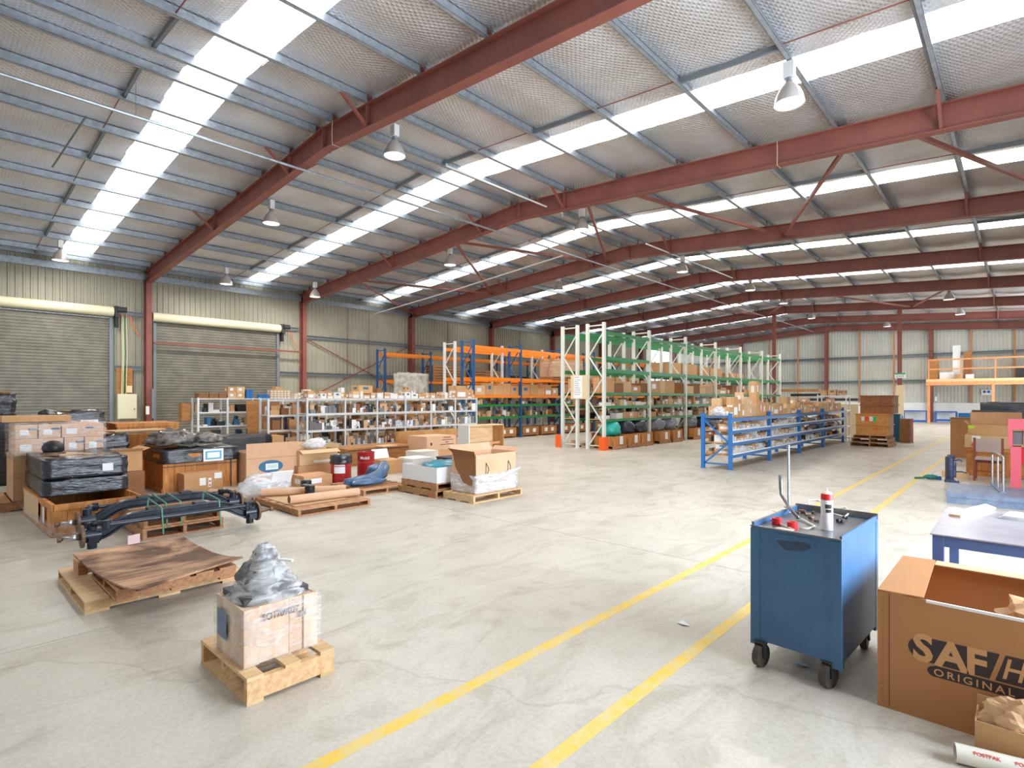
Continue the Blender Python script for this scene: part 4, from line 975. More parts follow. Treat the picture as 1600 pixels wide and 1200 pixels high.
# ---------------------------------------------------------------- axles on their pallet
pallet('lower of the two pallets carrying the black axles', -8.6, -7.46, 1.74, 2.62, 0, .125, deck='y', nb=5)
pallet('upper of the two pallets carrying the black axles', -8.55, -7.5, 1.76, 2.6, .1265, .125, deck='y', nb=5)
def axle(label, xo, y0, y1, z, side):
    t = thing('axle_beam', label, 'axle', (xo, y0, z)); L = y1-y0
    path = [(0, .16, -.02), (0, .22, 0), (0, .34, .07), (0, .46, .115), (0, .64, .125), (0, L*.5, .125), (0, L-.64, .125), (0, L-.46, .115), (0, L-.34, .07), (0, L-.22, 0), (0, L-.16, -.02)]
    # I-section beam from two flanges and a web
    b = MB(); P = [Vector(p) for p in path]; sm = [P[0]]
    for k in range(len(P)-1):
        p0, p1, p2, p3 = P[max(k-1,0)], P[k], P[k+1], P[min(k+2,len(P)-1)]
        for u in (.25, .5, .75, 1):
            if k in (4, 5) and u < 1: continue
            sm.append(.5*((2*p1)+(p2-p0)*u+(2*p0-5*p1+4*p2-p3)*u*u+(3*p1-p0-3*p2+p3)*u**3))
    prof = [(-.045,-.055),(.045,-.055),(.045,-.038),(.014,-.026),(.014,.026),(.045,.038),(.045,.055),(-.045,.055),(-.045,.038),(-.014,.026),(-.014,-.026),(-.045,-.038),(-.045,-.055)]
    rows = []
    for k, p in enumerate(sm):
        d = (sm[min(k+1,len(sm)-1)]-sm[max(k-1,0)]).normalized(); up = Vector((1,0,0)).cross(d).normalized()
        if up.z < 0: up = -up
        rows.append([tuple(p+Vector((a_,0,0))+up*c_) for a_, c_ in prof])
    b.grid(rows)
    b.build('beam', M_axle, t)
    for s, yy in ((1, 0), (-1, L)):
        b = MB(); b.cyl((0, yy+s*.02, -.02), (0, yy+s*.17, -.02), .075, 16); b.cyl((0, yy+s*.1, -.16), (0, yy+s*.1, .12), .045, 14); b.obox((.03, yy+s*.1, -.06), (.16, .09, .06), 0); b.build('knuckle', M_axle, t, auto=True)
        b = MB(); b.cyl((0, yy-s*.0, -.02), (0, yy+s*.025, -.02), .12, 22); b.build('brake_flange', M_rust, t, auto=True)
        b = MB(); b.tube([(0, yy-s*.0, -.02), (0, yy-s*.07, -.02), (0, yy-s*.16, -.02)], [.036, .028, .02], 14); b.build('spindle', M_bright if s > 0 else M_rust, t, smooth=True)
        b = MB(); b.cyl((0, yy-s*.16, -.02), (0, yy-s*.19, -.02), .03, 8); b.build('hub_nut', M_rust, t)
        b = MB(); b.tube([(side*.02, yy+s*.1, .1), (side*.1, yy+s*.14, .12), (side*.16, yy+s*.22, .1)], .03, 10); b.build('steering_arm', M_axle, t, smooth=True)
    b = MB(); b.cyl((side*.16, .2, .1), (side*.16, L-.2, .1), .024, 12); b.cyl((side*.16, .2, .06), (side*.16, .2, .15), .034, 12); b.cyl((side*.16, L-.2, .06), (side*.16, L-.2, .15), .034, 12); b.build('track_rod', M_axle, t, auto=True)
    for yy in (L*.36, L*.62):
        b = MB(); b.box(-.06, yy-.06, .181, .06, yy+.06, .2); b.build('spring_pad', M_axle, t)
    return t
a1 = axle('far black truck axle beam with cranked ends, lying behind the other', -7.92, 1.2, 3.0, .25, -1)
a2 = axle('near black truck axle beam with cranked ends and a bright track rod', -7.42, 1.14, 2.98, .215, 1)
a2.location = (-7.3, 1.14, .2)
for i, (y, x) in enumerate(((1.95, -7.7), (2.1, -7.7), (2.45, -7.45), (1.83, -7.4))):
    b = MB(); b.tube([(x-.25, y, .3), (x-.25, y+.01, .45), (x+.3, y+.01, .41), (x+.32, y+.02, .12)], .009, 5)
    tag(b.build('strap', M_strap), 'green strap tying the axles to their pallets, %s from the left' % ORD[i], 'strap')
tag(MB().obox((-7.33, 1.62, .06), (.02, .13, .1), .3).build('warning_card', mat('tag_print', (232, 200, 196), .6)), 'pink and white label hanging at the corner of the axle pallets', 'label')
tag(MB().obox((-7.0, 1.4, .035), (.16, .12, .06), .5).build('paper_packet', mat('tag_print2', (236, 214, 208), .6)), 'small pink and white packet on the floor by the axle pallets', 'packet')

# ---------------------------------------------------------------- left heap
t = plank_crate('open_crate', 'open-topped plank crate at the left, its front side lower than its back', -10.45, 1.0, 0, 2.05, .9, .38, n=10, m=M_crate, open_top=True, rz=.03)
b = MB(); b.box(.1, -.022, .04, 1.2, -.021, .36); b.build('side_board', M_cardl, t); MB().box(1.5, -.024, .1, 1.6, -.022, .3).build('label', M_label, t)
b = MB(); softbox(b, -.01, -.03, 0, 2.08, .92, .14, .012, 4); b.build('stretch_wrap', M_film, t, smooth=True)
def wrapped_load(label, x0, x1, y0, y1, z0, z1, seed, amp=.025, m=None, base=None, sag=.0, taper=0.0, name='wrapped_load', film_=None, lab=None, group=None):
    t = thing(name, label, 'wrapped load', (x0, y0, z0), group=group)
    b = MB(); softbox(b, 0, 0, 0, x1-x0, y1-y0, z1-z0, amp, seed, 8, taper=taper, sag=sag); b.build('film', m or M_bwrap, t, smooth=True)
    if lab: MB().box(x1-x0+amp*.7, lab[0], lab[1], x1-x0+amp*.7+.002, lab[0]+lab[2], lab[1]+lab[3]).build('label', M_label, t)
    return t
wrapped_load('long black wrapped load, lower layer lying on the open crate', -11.1, -9.1, 1.03, 1.95, .385, .585, 2, amp=.014)
t = wrapped_load('long black wrapped load, upper layer with a pink edged label', -10.9, -9.12, 1.04, 1.95, .605, .85, 6, amp=.016, lab=(.62, .06, .12, .1))
b = MB(); b.box(.1, .08, .22, 1.3, .8, .235); b.build('carton_flap', M_cardl, t); b = MB(); b.obox((1.0, .3, .26), (.4, .3, .02), .4); b.build('carton_scrap', M_cardl, t)
t = thing('helmet_part', 'round black domed part lying on the black wrapped load', 'part', (-9.55, 1.2, .9))
b = MB(); ico(b, (0,0,.08), (.24, .24, .2), .06, 3, 4, flat=.0); b.build('dome', M_black, t, smooth=True); b = MB(); b.cyl((0,0,.0), (0,0,.025), .135, 22); b.build('rim', M_rust, t, auto=True)
# carton stack on the left
g = 'wrapped cartons of the left stack'
pallet('dark pallet under the tall stack of wrapped cartons', -12.1, -10.75, .72, 1.95, 0, .14, nb=6)
lay = [(.79, .25), (1.05, .19)]
yy = .92
t0 = [('lower left', .92, .55, .81, .24), ('lower middle', 1.48, .24, .81, .24), ('lower right', 1.73, .24, .81, .24), ('upper left', .92, .25, 1.052, .2), ('upper middle', 1.18, .26, 1.052, .2), ('upper right, largest', 1.45, .52, 1.052, .2)]
for (nm, y, l, z, h) in t0:
    t = thing('carton', 'pinkish carton in the tall left stack, %s of the front face' % nm, 'box', (-11.6, y, z), group=g)
    MB().box(0, 0, 0, .9, l-.008, h-.002).build('carton_body', M_cardp, t); MB().box(.9, .05, h*.25, .902, .05+min(.13, l*.4), h*.65).build('label', M_label, t)
    MB().box(.9, l*.55, h*.62, .902, l*.55+.1, h*.74).build('print', M_inkb, t)
for i, (y, l) in enumerate(((.9, .54), (1.45, .5))):
    for j in range(2):
        t = thing('carton', 'brown carton low in the left stack, %s layer, %s half' % (ORD[j], ('left', 'right')[i]), 'box', (-11.65, y, .1415+.333*j), group=g); MB().box(0, 0, 0, .9, l, .33).build('carton_body', M_card, t)
t = thing('stretch_wrap', 'clear film round the tall carton stack at the left edge', 'film', (-11.66, .88, .75)); b = MB(); softbox(b, 0, 0, 0, .985, 1.11, .53, .01, 7); b.build('sheet', M_film, t, smooth=True)
t = thing('flat_carton', 'long flat brown carton lying on top of the left stack', 'box', (-11.5, .8, 1.29)); MB().box(0, 0, 0, .5, .8, .09).build('carton_body', M_card, t)
# behind
wrapped_load('dark wrapped stack standing at the extreme left before the shutter', -15.2, -14.0, .2, 1.22, 0, 1.25, 12, m=M_bwrap, amp=.03)
t = wrapped_load('dark wrapped bundle on top of the extreme left stack', -15.1, -14.05, .3, 1.22, 1.32, 1.72, 13, amp=.04)
b = MB(); b.box(.1, .1, .42, .9, .85, .45); b.build('board', M_ply, t)
plank_crate('timber_crate', 'timber crate hidden behind the left carton stack', -13.6, 1.35, 0, 1.05, 1.0, 1.1, n=5, open_top=False)
t = wrapped_load('black shiny film bundle with a white label, high behind the carton stack', -13.4, -12.5, 1.45, 2.32, 1.125, 1.4, 14, amp=.05, lab=(.5, .04, .26, .09))
MB().obox((.4, .55, .28), (.5, .5, .03), .2).build('board', M_ply, t)
plank_crate('timber_crate', 'long low timber crate with a bright top rail behind the film heap', -13.6, 2.52, 0, 1.0, 1.05, 1.16, n=6, open_top=False)
for i in range(3):
    tag(MB().obox((-12.2+.1*i, 2.4+.15*i, 1.0+.03*i), (.5, .9, .015), .2*i-.2).build('cardboard_sheet', M_cardl), 'loose flattened cardboard sheet among the heap, %s' % ('lowest', 'middle', 'topmost')[i], 'cardboard')
plank_crate('timber_crate', 'crate under the black film between carton stack and large crate', -12.6, 2.02, 0, .9, .45, .7, n=4, open_top=False)
wrapped_load('black film covered load between the carton stack and the large crate', -12.5, -11.5, 2.02, 2.48, .74, 1.0, 15, amp=.04)
open_carton('brown carton beside the black wrapped load, partly open', -11.4, 1.99, .452, .7, .5, .32, flaps=((0, 0), (.12, 1.1), (.12, 1.2), (0, 0)))
tag(MB().box(-11.5, 1.98, 0, -10.6, 2.5, .449).build('carton', M_cardd), 'dark brown carton on the floor between the heap and the large crate', 'box')
# large crate with black film
t = plank_crate('timber_crate', 'large stained timber crate with black film and a blue-edged label', -12.1, 2.84, 0, 1.2, 1.22, .66, n=7, open_top=False, m=M_crate)
b = MB(); softbox(b, -.02, -.02, .5, 1.235, 1.25, .74, .03, 21, 9, vf=.5, sag=.02); b.build('film', M_bwrap, t, smooth=True)
MB().box(1.262, .62, .5, 1.266, .96, .72).build('label', M_label, t); MB().box(1.2665, .655, .535, 1.268, .925, .685).build('label_border', mat('cyan_print', (90, 180, 210), .6), t); MB().box(1.2685, .685, .56, 1.2695, .895, .66).build('label_paper', M_label, t)
MB().box(1.223, 1.1, 0, 1.228, 1.12, .66).build('strap', M_dark, t); MB().box(1.223, 0, .44, 1.228, 1.22, .455).build('strap', M_dark, t)
b = MB()
for i in range(9): 
    a = R.uniform(0, 6); b.obox((.35+R.uniform(-.25, .4), .3+R.uniform(-.2, .5), .78), (.3, .05, .03), a)
t2 = thing('film_heap', 'heap of crumpled grey and clear film on top of the large crate', 'film', (-11.6, 3.25, .80))
b = MB(); ico(b, (0,-.05,.08), (.95, .9, .34), .5, 3, 31, 3.0, flat=0); ico(b, (.1,.42,.06), (.7, .7, .24), .5, 3, 32, 3.2, flat=0); ico(b, (-.1,-.2,.1), (.4,.4,.2), .5, 3, 33, 3.3, flat=0); b.build('crumple', mat('crumpled_film', (150, 142, 138), .25, namt=.7, nscale=7, bump=.9, bscale=7), t2, smooth=True)
t = thing('carton', 'brown carton with red arrow labels in front of the large crate', 'box', (-10.86, 3.06, 0)); MB().box(0, 0, 0, .34, .62, .335).build('carton_body', M_card, t)
for yy, zz, w_, h_, m_ in ((.24, .12, .1, .13, M_label), (.38, .08, .05, .16, M_label), (.48, .22, .12, .1, M_label)): MB().box(.3405, yy, zz, .342, yy+w_, zz+h_).build('label', m_, t)
b = MB(); b.add([(.343, .385, .1), (.343, .425, .1), (.343, .405, .14)], [(0,1,2)]); b.add([(.343, .385, .17), (.343, .425, .17), (.343, .405, .21)], [(0,1,2)]); b.build('arrow_print', M_inkr, t)
# low black stack and carton behind
wrapped_load('low flat black wrapped stack behind the oval logo carton', -14.8, -14.0, 4.75, 6.05, 0, .74, 41, amp=.015)
tag(MB().box(-14.7, 6.1, 0, -14.05, 6.4, .68).build('carton', M_card), 'plain carton end beside the low flat black stack', 'box')
# oval-logo carton
t = open_carton('big open carton with a blue oval emblem on its side', -11.35, 4.12, .0, .74, 1.0, .62, m=M_cardp, flaps=((.0, 0), (.17, .03), (.1, 1.0), (0, 0)), name='open_carton')
MB().box(.741, 0, .5, .7425, 1.0, .505).build('score_line', M_cardd, t)
b = MB(); n = 36; b.add([(.7425, .46+.235*math.cos(2*PI*i/n), .335+.12*math.sin(2*PI*i/n)) for i in range(n)], [tuple(range(n))]); b.build('oval_print', M_inkb, t)
MB().box(.7428, .36, .27, .744, .6, .39).build('label', M_label, t); MB().box(.7442, .385, .295, .7446, .575, .37).build('label_border', mat('label_grey', (200, 220, 214), .6), t)
lettering('ON THE HIGHWAY', .035, M_ink, t, (.743, .2, .13), FACE_X, sx=.9)
# cartons right of it
t = open_carton('open carton with its front flap folded down, beside the black topped drum', -10.95, 5.1, .3, .45, .82, .3, m=M_cardl, flaps=((0, 0), (.14, 2.0), (.12, .6), (.16, .5)))
MB().box(.4515, .3, .04, .453, .65, .09).build('label', M_label, t)
tag(MB().box(-11.05, 5.05, 0, -10.45, 5.95, .297).build('carton', M_card), 'flat brown carton under the open one by the black topped drum', 'box')
place_box(CART[1], 'carton', 'small brown carton on the floor in front of the open carton stack', 'box', -10.05, 4.72, .0, .5, .56, .22)
b = MB(); ico(b, (-10.75, 5.55, .7), (.4, .5, .22), .4, 3, 52, flat=.606); tag(b.build('film_heap', M_filmw, smooth=True), 'clump of white film on the open carton behind the drum', 'film')
# drums
def drum(x, y, r, h, label, bag=False, lab=None):
    t = thing('drum', label, 'drum', (x, y, 0)); b = MB()
    b.lathe([(r-.01, 0), (r, .01), (r, h*.18), (r+.008, h*.2), (r, h*.22), (r, h*.62), (r+.008, h*.64), (r, h*.66), (r, h-.02), (r+.006, h-.01), (r+.006, h), (r-.012, h), (r-.014, h-.02), (0, h-.02)], 32); b.build('drum_body', M_drum, t, auto=True)
    th = math.atan2(-.73, .68)+.15
    if bag:
        b = MB(); rows = []
        for j in range(7):
            z = h*.72+j*(h*.31)/6; rr = r+.014+.01*math.sin(j*2)
            rows.append([(rr*math.cos(2*PI*i/40)*(1+.02*noise.noise(Vector((i, j, 0)))), rr*math.sin(2*PI*i/40)*(1+.02*noise.noise(Vector((i, j, 0)))), z+(.02*noise.noise(Vector((i*.5, 0, 3))) if j == 0 else 0)) for i in range(40)]+[])
            rows[-1].append(rows[-1][0])
        rows.append([(0, 0, h*1.03+.01)]*41); b.grid(rows); b.build('bin_bag', M_bwrap, t, smooth=True)
    if lab:
        n = 8; ra = r+.0015; A = [th+(i/n-.5)*lab[0] for i in range(n+1)]
        b = MB(); b.grid([[(ra*math.cos(a), ra*math.sin(a), lab[1]) for a in A], [(ra*math.cos(a), ra*math.sin(a), lab[2]) for a in A]]); b.build('label', M_label, t)
    return t, th
drum(-9.62, 5.5, .19, .55, 'dark red steel drum with a black bag over its top and a white label', True, (1.1, .22, .38))
t, th = drum(-9.78, 6.15, .17, .56, 'dark red steel drum with white lettering')
ra = .171; a = th-.05
lettering('Mobil', .085, M_label, t, (ra*math.cos(a), ra*math.sin(a), .42), (PI/2, 0, a+PI/2), depth=.0008, align='CENTER', bend=ra, sx=1)
# ---------------------------------------------------------------- tube pallet and goods
pallet('low pallet with cardboard tubes and rubber air springs', -8.85, -7.35, 3.55, 4.7, 0, .1, deck='y', nb=6)
tag(MB().box(-8.8, 3.62, .1005, -7.6, 4.45, .107).build('cardboard_sheet', M_cardl), 'sheet of cardboard covering the tube pallet', 'cardboard')
def ctube(label, p, q, r):
    t = thing('cardboard_tube', label, 'tube', p); v = Vector(q)-Vector(p); u = v.normalized(); b = MB()
    n = 24; a = u.orthogonal().normalized(); c = u.cross(a)
    rr = [(0, r), (1, r), (1, r*.86), (0, r*.86), (0, r)]
    rows = [[tuple(v*f + (a*math.cos(2*PI*i/n)+c*math.sin(2*PI*i/n))*k) for i in range(n+1)] for f, k in rr]
    b.grid(rows); b.build('tube_wall', M_cardp, t, auto=True)
    L = v.length; b = MB(); k = 0
    while .12+k*.17 < L-.1:
        e = .12+k*.17; b.cyl(u*e, u*(e+.012), r+.0015, 20, caps=False); k += 1
    b.build('seam_tape', M_tape, t); return t
ctube('front cardboard tube slanting across the tube pallet', (-7.78, 3.62, .175), (-7.72, 4.72, .165), .06)
ctube('rear cardboard tube on the tube pallet', (-8.72, 3.62, .17), (-8.1, 4.72, .17), .06)
for i, (x, y, r, h) in enumerate(((-8.2, 4.15, .075, .16), (-8.55, 4.25, .07, .12), (-8.82, 4.4, .085, .15))):
    t = thing('air_spring', 'black rubber air spring on the tube pallet, %s' % ('front one', 'middle one', 'rear one, largest')[i], 'part', (x, y, .108)); b = MB()
    b.lathe([(0, 0), (r*.8, 0), (r, .02), (r, h*.5), (r*.92, h*.55), (r, h*.6), (r, h), (r*.9, h+.01), (0, h+.01)], 24); b.build('bellows', M_black, t, auto=True)
    MB().cyl((0, 0, h+.01), (0, 0, h+.02), r*.5, 16).build('end_plate', M_galvd, t)
b = MB(); ico(b, (-9.15, 3.85, .2), (.75, .8, .42), .22, 3, 61, flat=.002); t = tag(b.build('plastic_sack', M_filmw, smooth=True), 'big creased white plastic sack left of the tube pallet', 'sack')
tag(MB().obox((-8.86, 4.0, .36), (.02, .34, .22), .1, M=Matrix.Rotation(.5, 3, 'Y')).build('document_sheet', M_label), 'white printed sheet lying on the creased plastic sack', 'paper')
ctube('short cardboard tube sticking out behind the plastic sack', (-10.0, 3.3, .065), (-9.62, 3.55, .065), .06)
# blue draped part on pallet
pallet('low pallet carrying the part in blue plastic', -9.2, -8.1, 5.05, 6.0, 0, .1, deck='y', nb=6)
b = MB(); b.tube([(-8.62, 5.0, .19), (-8.6, 5.25, .17), (-8.55, 5.5, .19), (-8.6, 5.7, .26), (-8.7, 5.85, .36), (-8.85, 5.95, .4)], [.05, .1, .11, .1, .11, .08], 12)
ico(b, (-8.85, 5.8, .27), (.4, .4, .3), .25, 3, 71, flat=.105); ico(b, (-8.5, 5.4, .17), (.3, .7, .13), .2, 3, 72, flat=.104)
tag(b.build('draped_part', M_bdrape, smooth=True), 'curved long part wrapped in pale blue plastic on the low pallet', 'part')
# pallet with white box and turquoise sheet
pallet('lower of two pallets under the white open box', -8.1, -7.05, 5.74, 6.75, 0, .115, deck='y', nb=5)
pallet('upper of two pallets under the white open box', -8.05, -7.08, 5.78, 6.7, .1165, .115, deck='y', nb=5)
t = open_carton('low open white box on two pallets with turquoise plastic inside', -8.05, 5.8, .2325, .96, .88, .26, m=M_label, inner=.15)
b = MB(); ico(b, (-7.5, 6.35, .43), (.85, .7, .26), .3, 3, 81, flat=.39); t2 = b.build('plastic_sheet', M_teal, smooth=True); tag(t2, 'bright turquoise plastic sheet spilling from the white box', 'plastic')
b = MB(); b.grid([[(-7.06, 6.5+.03*i, .5-.0), ] [0:1]+[(-7.05+.01*math.sin(j*1.7+i), 6.5+.035*i+.01*j, .48-.05*j) for j in range(8)] for i in range(5)]); tag(b.build('plastic_tail', M_teal, smooth=True), 'hanging tail of turquoise plastic at the corner of the white box', 'plastic')
# tall open carton on white pallet
pallet('pale pallet under the tall open carton in milky film', -6.98, -6.25, 5.84, 6.98, 0, .12, deck='y', nb=5, m=(M_pine, M_piney))
t = open_carton('tall pale open carton, its end torn open, in milky film on a pallet', -6.92, 5.98, .1215, .58, .93, .62, m=M_cardp, flaps=((.0, 0), (.0, 0), (.1, .9), (.14, .5)))
for y in (.22, .74):
    b = MB(); b.tube([(.583, y, .48), (.584, y+.05, .4), (.584, y+.06, .36), (.583, y-.01, .24)], .006, 6); b.tube([(.583, y, .48), (.583, y-.01, .24)], .006, 6); b.build('strap_handle', M_dark, t)
b = MB(); b.add([(.02, -.004, .62), (.56, -.004, .62), (.575, -.006, .1), (.3, -.02, .16), (.1, -.012, .4)], [(0,1,2,3,4)]); b.add([(.02,-.0035,.62),(.56,-.0035,.62),(.6,-.06,.68),(-.04,-.06,.7)], [(0,1,2,3)]); b.build('torn_end', M_cardd, t)
b = MB(); softbox(b, -.015, -.015, -.0, .60, .96, .29, .02, 91, 8, vf=.5); b.build('film', M_filmw, t, smooth=True)
b = MB(); b.tube([(.6, .05, .2), (.615, .4, .22), (.61, .7, .28), (.62, 1.0, .34)], [.02, .05, .04, .02], 10); b.build('film_roll', M_filmw, t, smooth=True)
tag(MB().cyl((-7.25, 5.75, .025), (-7.1, 5.8, .025), .025, 8).build('red_piece', M_redp), 'small red piece on the floor left of the tall carton pallet', 'scrap')
# open plywood box standing on side behind
x0, y0 = -8.1, 7.15
t = thing('plywood_box', 'empty open-fronted plywood box standing behind the tall pale carton', 'crate', (x0, y0, 0))
for nm, bx, mm in (('side_panel', (0, 0, 0, .32, .02, 1.12), M_wbox), ('side_panel', (0, .95, 0, .32, .97, 1.12), M_plyx), ('top_panel', (0, .021, 1.1, .32, .949, 1.12), M_pine), ('bottom_panel', (0, .021, 0, .32, .949, .3), M_pine), ('back_panel', (0, .021, .301, .015, .949, 1.099), M_pine), ('rail', (.2, .021, .72, .24, .949, .77), M_timber), ('front_board', (.3, .021, .301, .318, .949, .62), M_pine)):
    MB().box(*bx).build(nm, mm, t)
# chipboard crate behind the second drum
t = plank_crate('timber_crate', 'large chipboard crate behind the lettered drum, dark strap line under its lid', -12.8, 6.95, 0, .9, 1.9, .42, n=4, open_top=False, m=M_ply)
MB().box(.921, 0, .36, .926, 1.9, .38).build('strap', M_dark, t)
tag(MB().obox((-11.8, 8.0, .44), (.3, .5, .03), .2).build('cardboard_sheet', M_cardl), 'pale cardboard scrap on the chipboard crate', 'cardboard')
tag(MB().box(-12.75, 8.95, 0, -12.6, 11.1, .72).build('board', M_plyx), 'long chipboard wall panel behind the printed carton', 'board')
t = thing('carton', 'pinkish carton with black print and hand hole, on a stack before the shelving', 'box', (-11.9, 8.75, .3)); MB().box(0, 0, 0, .8, .98, .36).build('carton_body', M_cardp, t)
MB().box(.8, .12, .13, .802, .17, .2).build('hand_hole', M_black, t)
b = MB()
for i, (a, w_) in enumerate(((.55, .25), (.5, .4), (.62, .1), (.45, .45))): b.box(.8005, a, .31-.06*i, .802, a+w_, .325-.06*i)
b.build('print_lines', M_ink, t)
tag(MB().box(-11.9, 8.7, 0, -11.1, 9.75, .298).build('carton', M_card), 'brown carton under the printed pinkish one', 'box')
for i, (x, y, z, dx, dy, h, m, lab) in enumerate(((-10.55, 6.75, 0, .5, .5, .3, M_card, 'brown carton behind the blue draped part'), (-10.3, 7.3, 0, .55, .55, .32, M_label, 'white carton behind the white open box'), (-10.9, 7.95, 0, .5, .6, .38, M_wbox, 'cream carton behind the white one'))):
    tag(MB().box(x, y, z, x+dx, y+dy, z+h).build('carton', m), lab, 'box')
tag(MB().obox((-10.4, 6.9, .42), (.02, .4, .22), .15, M=Matrix.Rotation(-.4, 3, 'Y')).build('document_sheet', M_label), 'white printed sheet on the cartons behind the lettered drum', 'paper')
t = thing('wooden_case', 'dark maroon case with open top beside the turquoise plastic', 'case', (-9.3, 7.6, 0)); MB().box(0, 0, 0, .5, .55, .36).build('case_body', mat('maroon', (96, 44, 48), .4), t); b = MB(); b.box(-.01, -.01, .361, .51, .56, .385); b.build('lid', M_dark, t)

# ---------------------------------------------------------------- blue trolley
T = thing('tool_trolley', 'blue steel tool trolley with dark worn top tray on four castors', 'trolley', (-.74, 3.5, 0), -.05)
W_, D_ = .5, .8; z0, z1 = .125, .865
for nm, bx in (('front_panel', (-W_, 0, z0+.03, 0, .012, z1-.014)), ('rear_panel', (-W_, D_-.012, z0+.03, 0, D_, z1-.014)), ('side_panel', (-.012, .013, z0+.03, 0, D_-.013, z1+.008)), ('side_panel', (-W_, .013, z0+.03, -W_+.012, D_-.013, z1+.008)), ('bottom_panel', (-W_+.013, .013, z0+.03, -.013, D_-.013, z0+.042))):
    MB().box(*bx).build(nm, M_cart, T)
for x in (-W_, -.05):
    for y in (-.004, D_-.046): MB().box(x-.002, y, z0, x+.052, y+.05, z1-.0225).build('corner_post', M_cart, T)
MB().box(-W_+.15, -.003, z1-.1, -W_+.36, -.0005, z1-.03).build('recessed_plate', M_cart, T)
b = MB(); b.add([(-W_+.25+(.085+.02*math.sin(3*t_))*math.cos(t_), -.0036, z1-.09+(.036+.012*math.sin(2*t_+1))*math.sin(t_)) for t_ in [2*PI*i/28 for i in range(28)]], [tuple(range(28))]); b.build('grease_stain', mat('grease', (52, 80, 112), .5, col2=(40, 50, 66), nscale=9), T)
b = MB(); b.box(-W_+.0125, .0125, z1-.03, -.0125, D_-.0125, z1-.022); b.build('tray_base', M_tray, T)
for bx in ((-W_-.003, -.005, z1-.0135, .003, .014, z1-.006), (-W_-.003, D_-.012, z1-.0135, .003, D_+.004, z1+.022), (-W_-.003, .0145, z1+.0085, -W_+.013, D_-.0125, z1+.012)): MB().box(*bx).build('tray_rim', M_tray, T)
for i, (x, y) in enumerate(((-W_+.06, -.0), (-.07, .02), (-.06, D_-.06), (-W_+.06, D_-.06))):
    c = thing('caster', None, None); c.parent = T; c.location = (x, y, 0); c.rotation_euler.z = (-.15, -.25, .1, .6)[i]
    b = MB(); b.cyl((-.02, 0, .068), (.02, 0, .068), .068, 28); b.build('wheel', mat('worn_tyre', (92, 82, 72), .7, col2=(58, 52, 48), nscale=14), c, auto=True)
    b = MB(); b.box(-.03, -.02, .06, -.024, .02, .145); b.box(.024, -.02, .06, .03, .02, .145); b.box(-.032, -.03, .145, .032, .03, .154); b.cyl((-.032, 0, .068), (.032, 0, .068), .013, 10); b.build('fork', M_dark, c)
zt_ = z1-.0215
def on(x, y): p = at(x, y, zt_+.0005); return (p[0], p[1])
# things lying in the tray
x, y = on(1292, 828); t = thing('aerosol_can', 'tall white aerosol can with a red shoulder band on the trolley', 'can', (x, y, zt_+.001)); b = MB()
b.lathe([(.0, 0), (.031, 0), (.033, .004), (.033, .185)], 28, m=M_label); b.build('can_body', None, t, auto=True)
b = MB(); b.lathe([(.0332, .185), (.0332, .212), (.030, .222)], 28); b.build('red_band', M_redp, t, auto=True)
b = MB(); b.lathe([(.030, .222), (.02, .232), (.012, .236), (.0, .238)], 24); b.build('dome', M_cream, t, auto=True); b = MB(); b.cyl((0,0,.236), (0,0,.25), .006, 10); b.build('nozzle', M_label, t)
a0 = math.atan2(-.75, .45)
for j, (za, zb, w_) in enumerate(((.135, .16, 1.2), (.11, .13, 1.0))):
    b = MB(); A = [a0+(i/6-.5)*w_ for i in range(7)]
    b.grid([[(.0334*math.cos(a), .0334*math.sin(a), za) for a in A], [(.0334*math.cos(a), .0334*math.sin(a), zb) for a in A]]); b.build('print_block', M_ink, t)
for (px, py, lab, hh) in ((1214, 819, 'standing red tape roll on the trolley, the left one', .04), (1238, 826, 'red and pink tape roll on the trolley, the right one', .042)):
    x, y = on(px, py); t = thing('tape_roll', lab, 'tape', (x, y, zt_+.001)); b = MB(); b.lathe([(.018, 0), (.03, 0), (.03, hh), (.018, hh), (.018, 0)], 24); b.build('roll', M_redp, t, auto=True)
x, y = on(1232, 793); t = thing('steel_bar', 'upright bright steel bar rising from the rear of the trolley', 'tool', (x, y, zt_+.001)); b = MB(); b.cyl((0,0,0), (0,0,.46), .0085, 14, M_galv); b.build('bar', None, t, auto=True); MB().cyl((0,0,0), (0,0,.006), .03, 12).build('foot', M_tray, t)
x, y = on(1247, 812); x2, y2 = on(1221, 795)
b = MB(); dz = zt_; fw = lambda a, h: (a[0], a[1], h)
P = [(x, y, dz+.014), ((x*.5+x2*.5), (y+y2)/2, dz+.045), (x2+.0, y2, dz+.10), (x2-.005, y2, dz+.15), (x2-.008, y2, dz+.245)]
b.tube(P, [.011, .011, .011, .012, .013], 12, M_tray); tag(b.build('bent_lever', None, smooth=True), 'bent grey lever leaning up on the trolley beside the steel bar', 'tool')
for i, (pts, lab) in enumerate((([(1180, 817), (1195, 814), (1212, 812), (1218, 820), (1240, 830)], 'thin white cable looping over the left end of the trolley'),
        ([(1250, 812), (1262, 818), (1273, 824), (1262, 828), (1248, 827)], 'cream cable bent in the middle of the trolley'),
        ([(1264, 792), (1262, 785), (1280, 786), (1290, 795), (1300, 806), (1320, 812), (1328, 804), (1322, 797), (1300, 798)], 'white cable loops behind the aerosol can'))):
    b = MB(); pp = [on(*p) for p in pts]; b.tube([(p[0], p[1], zt_+.006+(.012 if 0 < q < len(pp)-1 and i == 2 else .002)) for q, p in enumerate(pp)], .0056, 7); tag(b.build('cable', mat('cable_white', (225, 222, 205), .5), smooth=True), lab, 'cable')
